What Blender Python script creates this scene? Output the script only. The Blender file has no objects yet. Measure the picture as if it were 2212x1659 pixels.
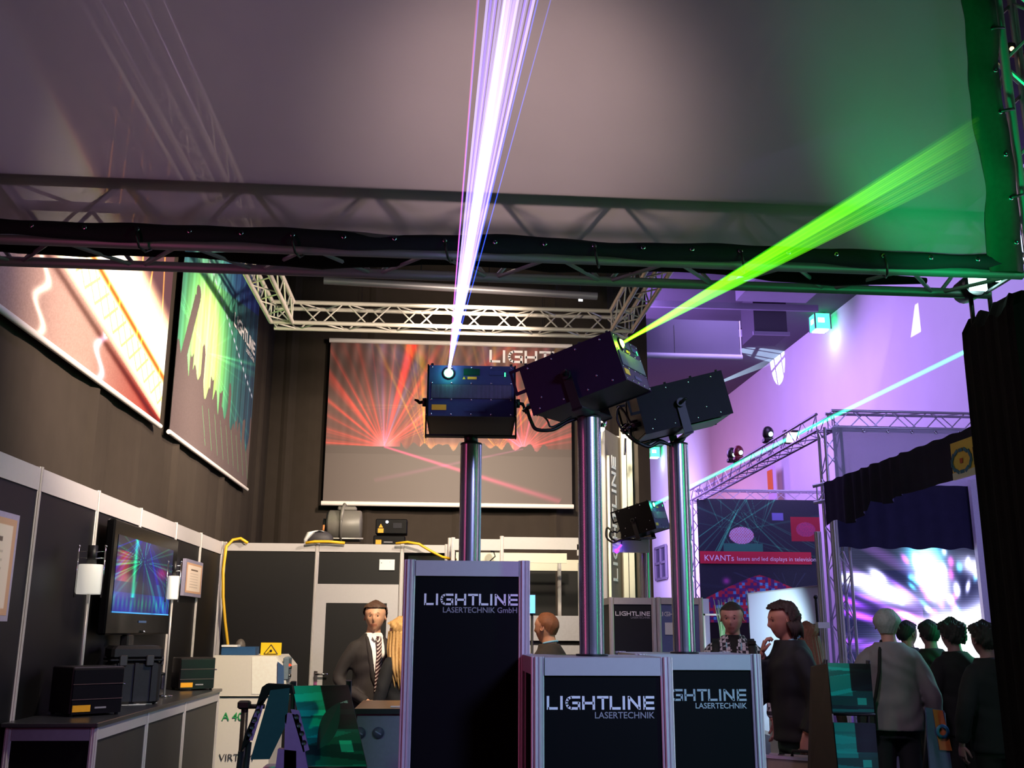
import bpy, math, random
import numpy as np
from math import sin, cos, pi, radians as R
from mathutils import Vector, Matrix
C = bpy.context.scene.collection
rnd = random.Random(7)
SC = bpy.context.scene
# ---------------------------------------------------------------- camera
F = 2165.4; PIT, YAW, ROL = 0.24055, 0.0721, 0.005415
fwd = Vector((sin(YAW)*cos(PIT), cos(YAW)*cos(PIT), sin(PIT)))
rt = Vector((cos(YAW), -sin(YAW), 0)); up = rt.cross(fwd)
ca = cos(ROL)*rt + sin(ROL)*up; cb = -sin(ROL)*rt + cos(ROL)*up
EYE = Vector((0, 0, 1.6))
cam = bpy.data.objects.new('camera', bpy.data.cameras.new('camera')); C.objects.link(cam)
cam.matrix_world = Matrix(((ca.x, cb.x, -fwd.x, 0), (ca.y, cb.y, -fwd.y, 0), (ca.z, cb.z, -fwd.z, 1.6), (0, 0, 0, 1)))
cam.data.sensor_width = 36; cam.data.lens = F/2212*36; cam.data.clip_end = 200; cam.data.clip_start = .05
SC.camera = cam
def ray(x, y): return ca*((x-1106)/F) - cb*((y-829.5)/F) + fwd
def PY(x, y, v): d = ray(x, y); return EYE + d*(v/d.y)          # the point of a line of sight at depth v
def PX(x, y, v): d = ray(x, y); return EYE + d*(v/d.x)
def PZ(x, y, v): d = ray(x, y); return EYE + d*((v-1.6)/d.z)
# ---------------------------------------------------------------- view, world, lights
SC.view_settings.view_transform = 'Standard'; SC.view_settings.look = 'None'
SC.view_settings.exposure = 0.0; SC.view_settings.gamma = 1; SC.view_settings.use_curve_mapping = False
SC.cycles.use_denoising = True
SC.cycles.max_bounces = 6; SC.cycles.diffuse_bounces = 3; SC.cycles.glossy_bounces = 3
SC.cycles.transparent_max_bounces = 24; SC.cycles.sample_clamp_indirect = 4
SC.cycles.caustics_reflective = False; SC.cycles.caustics_refractive = False
w = bpy.data.worlds.new('hall_air'); SC.world = w; w.use_nodes = True
w.node_tree.nodes['Background'].inputs[0].default_value = (.32, .24, .42, 1)
w.node_tree.nodes['Background'].inputs[1].default_value = .028
def aim(o, loc, to):
    o.location = loc
    o.rotation_euler = (Vector(to)-Vector(loc)).to_track_quat('-Z', 'Y').to_euler()
def light(kind, name, loc, to, energy, col, size=.3, spot=60, blend=.5, size_y=None):
    l = bpy.data.lights.new(name, kind); l.energy = energy; l.color = col
    if kind == 'AREA':
        l.size = size
        if size_y: l.shape = 'RECTANGLE'; l.size_y = size_y
    else: l.shadow_soft_size = size
    if kind == 'SPOT': l.spot_size = R(spot); l.spot_blend = blend
    o = bpy.data.objects.new(name, l); C.objects.link(o); aim(o, loc, to); return o
# warm halogen floods of the booth rig
light('SPOT', 'booth_flood', (1.5, 5.9, 4.2), (-2.5, 7.7, 3.9), 2000, (1, .80, .62), .12, 64, .8)
light('SPOT', 'booth_flood', (1.6, 9.2, 4.3), (-2.5, 11.2, 4.0), 1350, (1, .82, .62), .12, 62, .8)
light('SPOT', 'booth_flood', (0.3, 9.8, 4.85), (.3, 14.4, 4.0), 1350, (1, .80, .60), .15, 80, .9)
light('SPOT', 'booth_flood', (0.5, 5.8, 4.9), (-1.2, 10.8, 1.6), 1700, (1, .82, .62), .15, 75, .9)
light('SPOT', 'booth_flood', (1.2, 7.8, 4.9), (1.2, 11.8, 2.0), 800, (1, .88, .66), .15, 70, .9)
light('SPOT', 'booth_flood', (.6, 5.0, 4.6), (-2.1, 6.6, 1.7), 420, (1, .88, .72), .1, 48, .9)
light('SPOT', 'booth_flood', (.2, 8.0, 4.2), (.6, 11.1, 5.1), 260, (1, .86, .68), .1, 80, 1)  # extra spot added to brighten the rear truss
light('SPOT', 'white_wall_fill', (3.2, 13.4, 1.9), (5.3, 15.7, 1.3), 900, (.62, .84, 1), .3, 50, .6)  # added fill on the white wall, stands in for screen light
light('SPOT', 'tower_flood', (1.55, 8.7, 3.75), (1.75, 9.8, 2.2), 22, (1, .85, .6), .05, 80, .9)
# warm and violet backlights added behind the scrim so that it glows
light('SPOT', 'scrim_backlight', (.45, 6.7, 4.7), (.38, 4.5, 4.1), 420, (1, .74, .64), .25, 52, 1)
light('AREA', 'scrim_backlight', (-.7, 7.0, 4.85), (-1.0, 4.5, 4.2), 24, (.80, .56, .92), .4)
# violet and blue wash from the stands at the right of the hall
light('AREA', 'hall_wash', (3.2, 22, 7.0), (10.2, 24, 5.0), 950, (.52, .29, 1), 4)
light('AREA', 'hall_wash', (5.0, 30, 3.0), (9.6, 33, 4.5), 330, (1, .40, .74), 3)
light('AREA', 'hall_wash', (5.0, 14, 8.0), (9.3, 18, 6.0), 260, (.50, .38, 1), 3)
light('AREA', 'hall_wash', (5.2, 36, 5.0), (9.1, 41, 4.5), 1100, (.56, .42, 1), 3)
light('AREA', 'hall_wash', (7.0, 20, 6.0), (6, 24, 9.0), 45, (.55, .42, .9), 4)
light('SPOT', 'aisle_wash', (2.6, -.6, 3.6), (.9, 4.3, 1.1), 950, (.42, .45, 1), .5, 46, 1)
light('AREA', 'aisle_wash', (8.2, 9.5, 4.6), (4.5, 9.5, 1.2), 130, (.45, .42, 1), 1.5)
light('SPOT', 'aisle_wash', (1.6, 4.9, 4.4), (2.7, 7.9, 1.5), 210, (.86, .66, .80), .2, 50, 1)  # added pinkish fill that lightens the visitors' faces
# tall area lights added out of view to draw coloured glints down the masts
light('AREA', 'green_glint_light', (3.85, 1.7, 2.0), (.7, 4.1, 1.9), 34, (.02, 1, .28), .15, size_y=3.0)
light('AREA', 'lilac_glint_light', (5.2, 3.85, 2.0), (.6, 4.1, 1.9), 26, (.86, .68, 1), .18, size_y=3.2)
light('SPOT', 'green_wash', (-1.7, 2.2, 2.5), (-.8, 4.9, 1.1), 90, (.04, 1, .55), .1, 26, .8)
light('AREA', 'pink_glint_light', (-2.1, 2.9, 2.0), (.6, 4.1, 1.9), 11, (1, .16, .42), .15, size_y=3.0)
light('AREA', 'green_glint_light', (5.0, 8.4, 2.2), (1.4, 8.6, 2.0), 16, (.02, 1, .28), .3, size_y=2.0)
light('SPOT', 'green_wash', (2.1, 3.7, 2.9), (2.68, 4.45, 4.35), 200, (.0, 1, .25), .06, 78, 1)
# ---------------------------------------------------------------- materials
def lin(c):
    if isinstance(c, str): c = [int(c[i:i+2], 16)/255 for i in (1, 3, 5)]
    return [x/12.92 if x <= .04045 else ((x+.055)/1.055)**2.4 for x in c]
MATS = {}
def mat(name, col, rough=.6, metal=0., emit=0., var=.12, scale=40, spec=.5, trans=0., bump=0., thin=0., stretch=None, aniso=0):
    if name in MATS: return MATS[name]
    m = bpy.data.materials.new(name); m.use_nodes = True; n = m.node_tree; n.nodes.clear()
    out = n.nodes.new('ShaderNodeOutputMaterial'); b = n.nodes.new('ShaderNodeBsdfPrincipled')
    c = lin(col); tc = n.nodes.new('ShaderNodeTexCoord'); nz = n.nodes.new('ShaderNodeTexNoise')
    nz.inputs['Scale'].default_value = scale; nz.inputs['Detail'].default_value = 3
    if stretch:
        mp = n.nodes.new('ShaderNodeMapping'); mp.inputs['Scale'].default_value = stretch
        n.links.new(tc.outputs['Object'], mp.inputs[0]); n.links.new(mp.outputs[0], nz.inputs['Vector'])
    else: n.links.new(tc.outputs['Object'], nz.inputs['Vector'])
    mx = n.nodes.new('ShaderNodeMix'); mx.data_type = 'RGBA'
    mx.inputs['A'].default_value = (*[x*(1-var) for x in c], 1); mx.inputs['B'].default_value = (*[min(1, x*(1+var)) for x in c], 1)
    n.links.new(nz.outputs['Fac'], mx.inputs['Factor'])
    b.inputs['Roughness'].default_value = rough; b.inputs['Metallic'].default_value = metal
    b.inputs['Specular IOR Level'].default_value = spec
    if aniso: b.inputs['Anisotropic'].default_value = aniso
    n.links.new(mx.outputs['Result'], b.inputs['Base Color'])
    if emit: b.inputs['Emission Color'].default_value = (*c, 1); b.inputs['Emission Strength'].default_value = emit
    if bump:
        bp = n.nodes.new('ShaderNodeBump'); bp.inputs['Strength'].default_value = bump; bp.inputs['Distance'].default_value = .01
        n.links.new(nz.outputs['Fac'], bp.inputs['Height']); n.links.new(bp.outputs[0], b.inputs['Normal'])
    sh = b.outputs[0]
    if thin:       # woven cloth that lets light through
        tl = n.nodes.new('ShaderNodeBsdfTranslucent'); n.links.new(mx.outputs['Result'], tl.inputs['Color'])
        ms = n.nodes.new('ShaderNodeMixShader'); ms.inputs[0].default_value = thin
        n.links.new(sh, ms.inputs[1]); n.links.new(tl.outputs[0], ms.inputs[2]); sh = ms.outputs[0]
    if trans:      # open weave, part of it is holes
        tp = n.nodes.new('ShaderNodeBsdfTransparent')
        ms = n.nodes.new('ShaderNodeMixShader'); ms.inputs[0].default_value = trans
        n.links.new(sh, ms.inputs[1]); n.links.new(tp.outputs[0], ms.inputs[2]); sh = ms.outputs[0]
    n.links.new(sh, out.inputs[0]); MATS[name] = m; return m
def beam_mat(name, col, strength, alpha=.5):
    """light scattered along a laser beam: glows and lets what is behind through"""
    if name in MATS: return MATS[name]
    m = bpy.data.materials.new(name); m.use_nodes = True; n = m.node_tree; n.nodes.clear()
    out = n.nodes.new('ShaderNodeOutputMaterial'); e = n.nodes.new('ShaderNodeEmission'); t = n.nodes.new('ShaderNodeBsdfTransparent')
    e.inputs[0].default_value = (*lin(col), 1); a = n.nodes.new('ShaderNodeAddShader')
    # the light thins out as the fan spreads: driven by the colour attribute's falloff along the beam
    at = n.nodes.new('ShaderNodeAttribute'); at.attribute_name = 'fall'
    mu = n.nodes.new('ShaderNodeMath'); mu.operation = 'MULTIPLY'; mu.inputs[1].default_value = strength
    n.links.new(at.outputs['Fac'], mu.inputs[0]); n.links.new(mu.outputs[0], e.inputs[1])
    n.links.new(e.outputs[0], a.inputs[0]); n.links.new(t.outputs[0], a.inputs[1]); n.links.new(a.outputs[0], out.inputs[0])
    m.cycles.emission_sampling = 'NONE'; MATS[name] = m; return m
def print_mat(name, emit=0., rough=.55, fac=1., trans=0.):
    """flat print or screen: colours come from the picture stored on its vertices"""
    if name in MATS: return MATS[name]
    m = bpy.data.materials.new(name); m.use_nodes = True; n = m.node_tree; b = n.nodes['Principled BSDF']
    at = n.nodes.new('ShaderNodeAttribute'); at.attribute_name = 'pic'
    if emit:
        b.inputs['Base Color'].default_value = (.01, .01, .01, 1)
        n.links.new(at.outputs['Color'], b.inputs['Emission Color']); b.inputs['Emission Strength'].default_value = emit
        b.inputs['Roughness'].default_value = .25
    else:
        n.links.new(at.outputs['Color'], b.inputs['Base Color']); b.inputs['Roughness'].default_value = rough
    MATS[name] = m; return m
def checker_mat(name, c1, c2, c3, scale):
    m = bpy.data.materials.new(name); m.use_nodes = True; n = m.node_tree; b = n.nodes['Principled BSDF']
    tc = n.nodes.new('ShaderNodeTexCoord'); ck = n.nodes.new('ShaderNodeTexChecker'); ck.inputs['Scale'].default_value = scale
    ck.inputs[1].default_value = (*lin(c1), 1); ck.inputs[2].default_value = (*lin(c2), 1)
    wv = n.nodes.new('ShaderNodeTexWave'); wv.inputs['Scale'].default_value = scale*.5
    mx = n.nodes.new('ShaderNodeMix'); mx.data_type = 'RGBA'; mx.inputs['B'].default_value = (*lin(c3), 1)
    ml = n.nodes.new('ShaderNodeMath'); ml.operation = 'MULTIPLY'; ml.inputs[1].default_value = .35
    n.links.new(wv.outputs['Fac'], ml.inputs[0]); n.links.new(ml.outputs[0], mx.inputs['Factor'])
    n.links.new(tc.outputs['Object'], ck.inputs['Vector']); n.links.new(tc.outputs['Object'], wv.inputs['Vector'])
    n.links.new(ck.outputs['Color'], mx.inputs['A']); n.links.new(mx.outputs['Result'], b.inputs['Base Color'])
    b.inputs['Roughness'].default_value = .85; MATS[name] = m; return m
def stripe_mat(name, c1, c2, scale):
    m = bpy.data.materials.new(name); m.use_nodes = True; n = m.node_tree; b = n.nodes['Principled BSDF']
    tc = n.nodes.new('ShaderNodeTexCoord'); wv = n.nodes.new('ShaderNodeTexWave'); wv.bands_direction = 'DIAGONAL'
    wv.inputs['Scale'].default_value = scale; rp = n.nodes.new('ShaderNodeValToRGB'); rp.color_ramp.interpolation = 'CONSTANT'
    rp.color_ramp.elements[0].color = (*lin(c1), 1); rp.color_ramp.elements[1].position = .62; rp.color_ramp.elements[1].color = (*lin(c2), 1)
    n.links.new(tc.outputs['Object'], wv.inputs['Vector']); n.links.new(wv.outputs['Fac'], rp.inputs[0])
    n.links.new(rp.outputs[0], b.inputs['Base Color']); b.inputs['Roughness'].default_value = .5; MATS[name] = m; return m
M = lambda *a, **k: mat(*a, **k)
ALU = M('brushed_aluminium', '#b9b4b6', .32, .75, var=.08, scale=60, stretch=(1, 1, .05))
ALUW = M('anodised_profile', '#cfc8c6', .42, .25, var=.05)
MAST = M('fluted_mast_aluminium', '#a29ea4', .26, .8, var=.06, scale=30, stretch=(1, 1, .02))
TRU = M('truss_tube', '#bdb6b0', .36, .35, var=.1)
TRUD = M('truss_tube_dull', '#8d8a92', .42, .4, var=.12)
BLKP = M('black_infill_panel', '#0e0c0c', .55, var=.15, scale=12, spec=.35)
BLKL = M('black_infill_shaded', '#0b0a0b', .5, var=.15, scale=12, spec=.35)  # darker copy of the infill panel for the less lit left wall
BLKP2 = M('near_black_panel', '#030305', .65, var=.2, scale=12, spec=.12)
BLK = M('black_metal', '#121114', .45, .1, var=.2)
BLKS = M('satin_black_paint', '#08070a', .5, .0, var=.15, scale=25, bump=.05, spec=.14)
RUB = M('black_rubber', '#0c0c0c', .7)
MOL = M('grey_brown_molton', '#3b342f', .95, var=.14, scale=6, spec=.1, bump=.2)
CUR = M('black_stage_cloth', '#0d0b0b', .95, var=.3, scale=8, spec=.1)
FAS = M('pale_fascia', '#b7b2b4', .45, var=.04)
WHT = M('white_laminate', '#e6e4e4', .45, var=.03)
LOGO = M('white_logo_print', '#f0ecf0', .5, var=.02)
LOGOG = M('grey_logo_print', '#8d8a92', .5, var=.02)
YEL = M('yellow_label', '#f0a91c', .5, var=.1, scale=80)
CAB = M('black_cable', '#0e0d0e', .5)
CHR = M('chrome', '#d6d6d6', .12, 1., var=.02)
# ---------------------------------------------------------------- geometry
def frame(d):
    d = Vector(d).normalized(); a = Vector((0, 0, 1)) if abs(d.z) < .9 else Vector((1, 0, 0))
    u = d.cross(a).normalized(); return u, d.cross(u).normalized()
class G:
    def __init__(s): s.v = []; s.f = []; s.m = []; s.mi = 0; s.sm = []
    def add(s, vs, fs, smooth=False):
        n = len(s.v); s.v += [tuple(p) for p in vs]
        for f in fs: s.f.append([n+i for i in f]); s.m.append(s.mi); s.sm.append(smooth)
        return s
    def box(s, c, d, M3=None):
        c = Vector(c); x, y, z = [k/2 for k in d]
        p = [Vector((i*x, j*y, k*z)) for i in (-1, 1) for j in (-1, 1) for k in (-1, 1)]
        if M3 is not None: p = [M3 @ q for q in p]
        return s.add([c+q for q in p], [(0, 1, 3, 2), (4, 6, 7, 5), (0, 4, 5, 1), (2, 3, 7, 6), (0, 2, 6, 4), (1, 5, 7, 3)])
    def bx(s, x0, x1, y0, y1, z0, z1): return s.box(((x0+x1)/2, (y0+y1)/2, (z0+z1)/2), (abs(x1-x0), abs(y1-y0), abs(z1-z0)))
    def bev(s, c, d, b=.01, M3=None):
        """box with chamfered edges: an octagonal slab with narrowed ends"""
        c = Vector(c); x, y, z = [k/2 for k in d]; b = min(b, x*.9, y*.9, z*.9); vs = []
        for zz, k in ((-z, b), (-z+b, 0), (z-b, 0), (z, b)):
            X, Y = x-k, y-k
            for q in ((X, Y-b), (X-b, Y), (-X+b, Y), (-X, Y-b), (-X, -Y+b), (-X+b, -Y), (X-b, -Y), (X, -Y+b)):
                p = Vector((q[0], q[1], zz)); vs.append(c+(M3 @ p if M3 is not None else p))
        fs = [tuple(range(7, -1, -1)), tuple(range(24, 32))]
        for r in range(3):
            for i in range(8): j = (i+1) % 8; fs.append((r*8+i, r*8+j, r*8+8+j, r*8+8+i))
        return s.add(vs, fs)
    def tube(s, p, q, r, n=8, r2=None, cap=True):
        p, q = Vector(p), Vector(q); r2 = r if r2 is None else r2
        if (q-p).length < 1e-6: return s
        u, v = frame(q-p); vs = []
        for c, k in ((p, r), (q, r2)):
            for i in range(n): a = 2*pi*i/n; vs.append(c+u*(k*cos(a))+v*(k*sin(a)))
        s.add(vs, [(i, (i+1) % n, n+(i+1) % n, n+i) for i in range(n)], n > 6)
        if cap: s.f.append([len(s.v)-2*n+i for i in range(n-1, -1, -1)]); s.f.append([len(s.v)-n+i for i in range(n)]); s.m += [s.mi]*2; s.sm += [False]*2
        return s
    def path(s, pts, r, n=6, closed=False):
        pts = [Vector(p) for p in pts]; vs = []; k = len(pts); u0 = None
        for i, p in enumerate(pts):
            t = (pts[min(i+1, k-1)]-pts[max(i-1, 0)]).normalized()
            if u0 is None: u0, _ = frame(t)
            u = (u0-t*u0.dot(t)).normalized(); v = t.cross(u); u0 = u
            rr = r[i] if isinstance(r, (list, tuple)) else r
            vs += [p+u*(rr*cos(2*pi*j/n))+v*(rr*sin(2*pi*j/n)) for j in range(n)]
        fs = [(i*n+j, i*n+(j+1) % n, (i+1)*n+(j+1) % n, (i+1)*n+j) for i in range(k-1) for j in range(n)]
        fs += [tuple(range(n-1, -1, -1)), tuple((k-1)*n+j for j in range(n))]
        return s.add(vs, fs, True)
    def ell(s, c, r, n=12, m=8, M3=None):
        c = Vector(c); r = r if isinstance(r, (tuple, list)) else (r, r, r); vs = []
        for i in range(m+1):
            t = pi*i/m
            for j in range(n):
                a = 2*pi*j/n; p = Vector((r[0]*sin(t)*cos(a), r[1]*sin(t)*sin(a), r[2]*cos(t)))
                vs.append(c+(M3 @ p if M3 is not None else p))
        return s.add(vs, [(i*n+j, i*n+(j+1) % n, (i+1)*n+(j+1) % n, (i+1)*n+j) for i in range(m) for j in range(n)], True)
    def loft(s, rings, n=16):
        """rings: (centre, rx, ry[, u, v]) -> smooth closed skin"""
        vs = []
        for rg in rings:
            c = Vector(rg[0]); u = Vector(rg[3]) if len(rg) > 3 else Vector((1, 0, 0)); v = Vector(rg[4]) if len(rg) > 4 else Vector((0, 1, 0))
            vs += [c+u*(rg[1]*cos(2*pi*j/n))+v*(rg[2]*sin(2*pi*j/n)) for j in range(n)]
        k = len(rings)
        fs = [(i*n+j, i*n+(j+1) % n, (i+1)*n+(j+1) % n, (i+1)*n+j) for i in range(k-1) for j in range(n)]
        fs += [tuple(range(n-1, -1, -1)), tuple((k-1)*n+j for j in range(n))]
        return s.add(vs, fs, True)
    def rev(s, prof, n=20, c=(0, 0, 0), M3=None):
        vs = []; c = Vector(c)
        for r, z in prof:
            for j in range(n):
                p = Vector((r*cos(2*pi*j/n), r*sin(2*pi*j/n), z)); vs.append(c+(M3 @ p if M3 is not None else p))
        k = len(prof)
        return s.add(vs, [(i*n+j, i*n+(j+1) % n, (i+1)*n+(j+1) % n, (i+1)*n+j) for i in range(k-1) for j in range(n)], True)
    def prism(s, poly, o, u, v, t):
        """2-D outline poly in the frame (o,u,v), thickened along u x v by t"""
        o, u, v = Vector(o), Vector(u), Vector(v); w = u.cross(v).normalized()*t; n = len(poly)
        vs = [o+u*a+v*b for a, b in poly]; vs += [p+w for p in vs]
        return s.add(vs, [tuple(range(n-1, -1, -1)), tuple(range(n, 2*n))]+[(i, (i+1) % n, n+(i+1) % n, n+i) for i in range(n)])
    def post(s, x, y, z0, z1, r, groove=.22):
        """system post: eight flutes with a groove in each flat"""
        pr = []
        for k in range(8):
            a = 2*pi*k/8+pi/8; b = a+2*pi/8
            for t, d in ((0, 1), (.30, .975), (.38, 1-groove), (.62, 1-groove), (.70, .975)):
                x1, y1, x2, y2 = cos(a), sin(a), cos(b), sin(b)
                pr.append(((x1+(x2-x1)*t)*d*r*1.04, (y1+(y2-y1)*t)*d*r*1.04))
        n = len(pr); vs = [(x+a, y+b, z0) for a, b in pr]+[(x+a, y+b, z1) for a, b in pr]
        return s.add(vs, [tuple(range(n-1, -1, -1)), tuple(range(n, 2*n))]+[(i, (i+1) % n, n+(i+1) % n, n+i) for i in range(n)])
WM = {}
def wm(o): return WM.get(o.name, Matrix.Identity(4))
def raw(name, g, mats):
    me = bpy.data.meshes.new(name); me.from_pydata(g.v, [], g.f)
    for m in (mats if isinstance(mats, (list, tuple)) else [mats]): me.materials.append(m)
    me.polygons.foreach_set('material_index', g.m); me.polygons.foreach_set('use_smooth', g.sm); me.update(); return me
def obj(name, g, mats, parent=None, local=False, label=None, kind=None):
    if parent is not None and not local:
        inv = wm(parent).inverted(); g.v = [tuple(inv @ Vector(p)) for p in g.v]
    o = bpy.data.objects.new(name, raw(name, g, mats)); C.objects.link(o)
    if parent is not None: o.parent = parent; WM[o.name] = wm(parent)
    if label: o['label'] = label
    if kind: o['kind'] = kind
    return o
def put(name, me, parent, Mw):
    o = bpy.data.objects.new(name, me); C.objects.link(o); o.parent = parent
    o.matrix_local = wm(parent).inverted() @ Mw; WM[o.name] = Mw; return o
def thing(name, label, cat, loc=(0, 0, 0), Mw=None, group=None):
    o = bpy.data.objects.new(name, None); C.objects.link(o); o.empty_display_size = .1
    Mw = Mw if Mw is not None else Matrix.Translation(Vector(loc)); o.matrix_world = Mw; WM[o.name] = Mw
    o['label'] = label; o['category'] = cat
    if group: o['group'] = group
    return o
def solo(name, g, m, label, cat, group=None):
    o = obj(name, g, m); o['label'] = label; o['category'] = cat
    if group: o['group'] = group
    return o
def struct(name, g, m, parent=None):
    o = obj(name, g, m, parent)
    if parent is None: o['kind'] = 'structure'
    return o
def unit_tube(n=8):
    return G().tube((0, 0, 0), (0, 0, 1), 1, n)
_ut = {}
def rod(name, parent, p, q, r, m, n=8):
    """a tube as an object of its own that shares one unit mesh"""
    key = (m.name, n, name)
    if key not in _ut: _ut[key] = raw(name, unit_tube(n), m)
    p, q = Vector(p), Vector(q); d = q-p
    Mw = Matrix.Translation(p) @ d.to_track_quat('Z', 'Y').to_matrix().to_4x4() @ Matrix.Diagonal((r, r, d.length, 1))
    return put(name, _ut[key], parent, Mw)
def truss(name, label, p, q, upv=(0, 0, 1), size=.24, r=.025, rb=.009, bay=.25, m=None, faces=(0, 1, 2, 3), group=None, ph=0):
    """square box truss from p to q (p,q = centre line); four chords and zigzag braces"""
    m = m or TRU; p, q = Vector(p), Vector(q); d = (q-p); L = d.length; d.normalize()
    u = Vector(upv); s = d.cross(u).normalized(); u = s.cross(d).normalized()
    t = thing(name, label, 'truss', p, group=group)
    co = [s*(a*size/2)+u*(b*size/2) for a, b in ((-1, -1), (1, -1), (1, 1), (-1, 1))]
    for c in co: rod('chord', t, p+c, q+c, r, m, 10)
    n = max(1, round(L/bay)); st = L/n
    for fi in faces:
        a, b = co[fi], co[(fi+1) % 4]
        for i in range(n):
            k = (i+ph+fi) % 2; a0, b0 = (a, b) if k else (b, a)
            rod('brace', t, p+d*(i*st+.02)+a0, p+d*((i+1)*st-.02)+b0, rb, m, 6)
    for e in (.03, L-.03):
        for fi in faces: rod('end_brace', t, p+d*e+co[fi], p+d*e+co[(fi+1) % 4], rb, m, 6)
    return t
GLY = {'L': [((0, 0), (0, 1.5)), ((0, .14), (1.12, .14))], 'I': [((0, 0), (0, 1.5))],
       'G': [((1.5, 1.36), (.5, 1.36), (.16, 1.2), (0, .9), (0, .6), (.16, .3), (.5, .14), (1.42, .14)), ((1.42, 0), (1.42, .84)), ((1.42, .74), (.65, .74))],
       'H': [((0, 0), (0, 1.5)), ((1.2, 0), (1.2, 1.5)), ((0, .72), (1.2, .72))],
       'T': [((-.12, 1.36), (1.2, 1.36)), ((.54, 1.3), (.54, 0))],
       'N': [((0, 0), (0, 1.5)), ((.02, 1.4), (1.18, .1)), ((1.2, 0), (1.2, 1.5))],
       'E': [((1.15, 1.36), (0, 1.36)), ((0, 1.5), (0, 0)), ((0, .14), (1.15, .14)), ((0, .75), (1.1, .75))]}
GX = (0, 1.55, 2.15, 4.07, 5.78, 7.25, 8.75, 9.35, 11.15)
def logo_geo(g, o, u, v, width, t=.002):
    """the LIGHTLINE lettering in wide square strokes"""
    k = width/12.4; sw = .14; o, u, v = Vector(o), Vector(u).normalized()*k, Vector(v).normalized()*k
    for i, ch in enumerate('LIGHTLINE'):
        for st in GLY[ch]:
            e = .06 if len(st) > 2 else 0
            for a, b in zip(st, st[1:]):
                A = Vector((a[0]+sw, a[1], 0)); B = Vector((b[0]+sw, b[1], 0)); d = (B-A).normalized(); n = Vector((-d.y, d.x, 0))*sw
                A, B = A-d*e, B+d*e
                g.prism([(GX[i]+p.x, p.y) for p in (A-n, B-n, B+n, A+n)], o, u, v, t)
    return g
def text_geo(g, s, o, u, v, size, t=.001, bold=0., align='LEFT'):
    cu = bpy.data.curves.new('t', 'FONT'); cu.body = s; cu.size = 1; cu.offset = bold; cu.align_x = align; cu.resolution_u = 3
    ob = bpy.data.objects.new('t', cu); C.objects.link(ob)
    dg = bpy.context.evaluated_depsgraph_get(); me = bpy.data.meshes.new_from_object(ob.evaluated_get(dg))
    o, u, v = Vector(o), Vector(u).normalized(), Vector(v).normalized(); w = u.cross(v)*t
    g.add([o+u*(p.co.x*size)+v*(p.co.y*size)+w for p in me.vertices], [tuple(f.vertices) for f in me.polygons])
    bpy.data.objects.remove(ob); bpy.data.curves.remove(cu); bpy.data.meshes.remove(me); return g
def picture(name, c00, c10, c11, c01, nx, ny, fn, material, parent, bow=None):
    """printed sheet: corners bottom-left, bottom-right, top-right, top-left; fn(u, v) -> sRGB planes, v up"""
    c00, c10, c11, c01 = [np.array(c) for c in (c00, c10, c11, c01)]
    U, V = np.meshgrid(np.linspace(0, 1, nx), np.linspace(0, 1, ny))
    P = ((1-U)*(1-V))[..., None]*c00+(U*(1-V))[..., None]*c10+(U*V)[..., None]*c11+((1-U)*V)[..., None]*c01
    if bow is not None: P = P+bow(U, V)[..., None]*np.cross(c10-c00, c01-c00)[None, None]/np.linalg.norm(np.cross(c10-c00, c01-c00))
    rgb = np.clip(np.stack(fn(U, V), -1), 0, 1); rgb = np.where(rgb <= .04045, rgb/12.92, ((rgb+.055)/1.055)**2.4)
    P = P.reshape(-1, 3)
    if parent is not None:
        inv = np.array(wm(parent).inverted()); P = P @ inv[:3, :3].T+inv[:3, 3]
    me = bpy.data.meshes.new(name); idx = np.arange(nx*ny).reshape(ny, nx)
    q = np.stack([idx[:-1, :-1], idx[:-1, 1:], idx[1:, 1:], idx[1:, :-1]], -1).reshape(-1, 4)
    me.vertices.add(nx*ny); me.vertices.foreach_set('co', P.astype(np.float32).ravel())
    me.loops.add(q.size); me.loops.foreach_set('vertex_index', q.ravel().astype(np.int32)); me.polygons.add(len(q))
    me.polygons.foreach_set('loop_start', np.arange(0, q.size, 4, dtype=np.int32)); me.polygons.foreach_set('loop_total', np.full(len(q), 4, dtype=np.int32))
    me.update(calc_edges=True); at = me.color_attributes.new('pic', 'FLOAT_COLOR', 'POINT')
    at.data.foreach_set('color', np.concatenate([rgb.reshape(-1, 3), np.ones((nx*ny, 1))], 1).astype(np.float32).ravel())
    me.materials.append(material); o = bpy.data.objects.new(name, me); C.objects.link(o)
    if parent is not None: o.parent = parent; WM[o.name] = wm(parent)
    return o
nrng = np.random.RandomState(5)
def fan(U, V, cx, cy, n, spread, asp, sharp, seed, a0=90, fall=1.2):
    """a fan of rays that leaves the point (cx, cy)"""
    r = np.random.RandomState(seed); ang = np.arctan2((V-cy)/asp, U-cx); d = np.hypot(U-cx, (V-cy)/asp); out = 0*U
    for _ in range(n):
        a = R(a0)+R(spread)*(r.rand()-.5); w_ = sharp*(.3+r.rand()); k = .35+.65*r.rand()
        dd = (ang-a+pi) % (2*pi)-pi; out = out+k*np.exp(-(dd/w_)**2)
    return out*np.exp(-d*fall)
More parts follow.
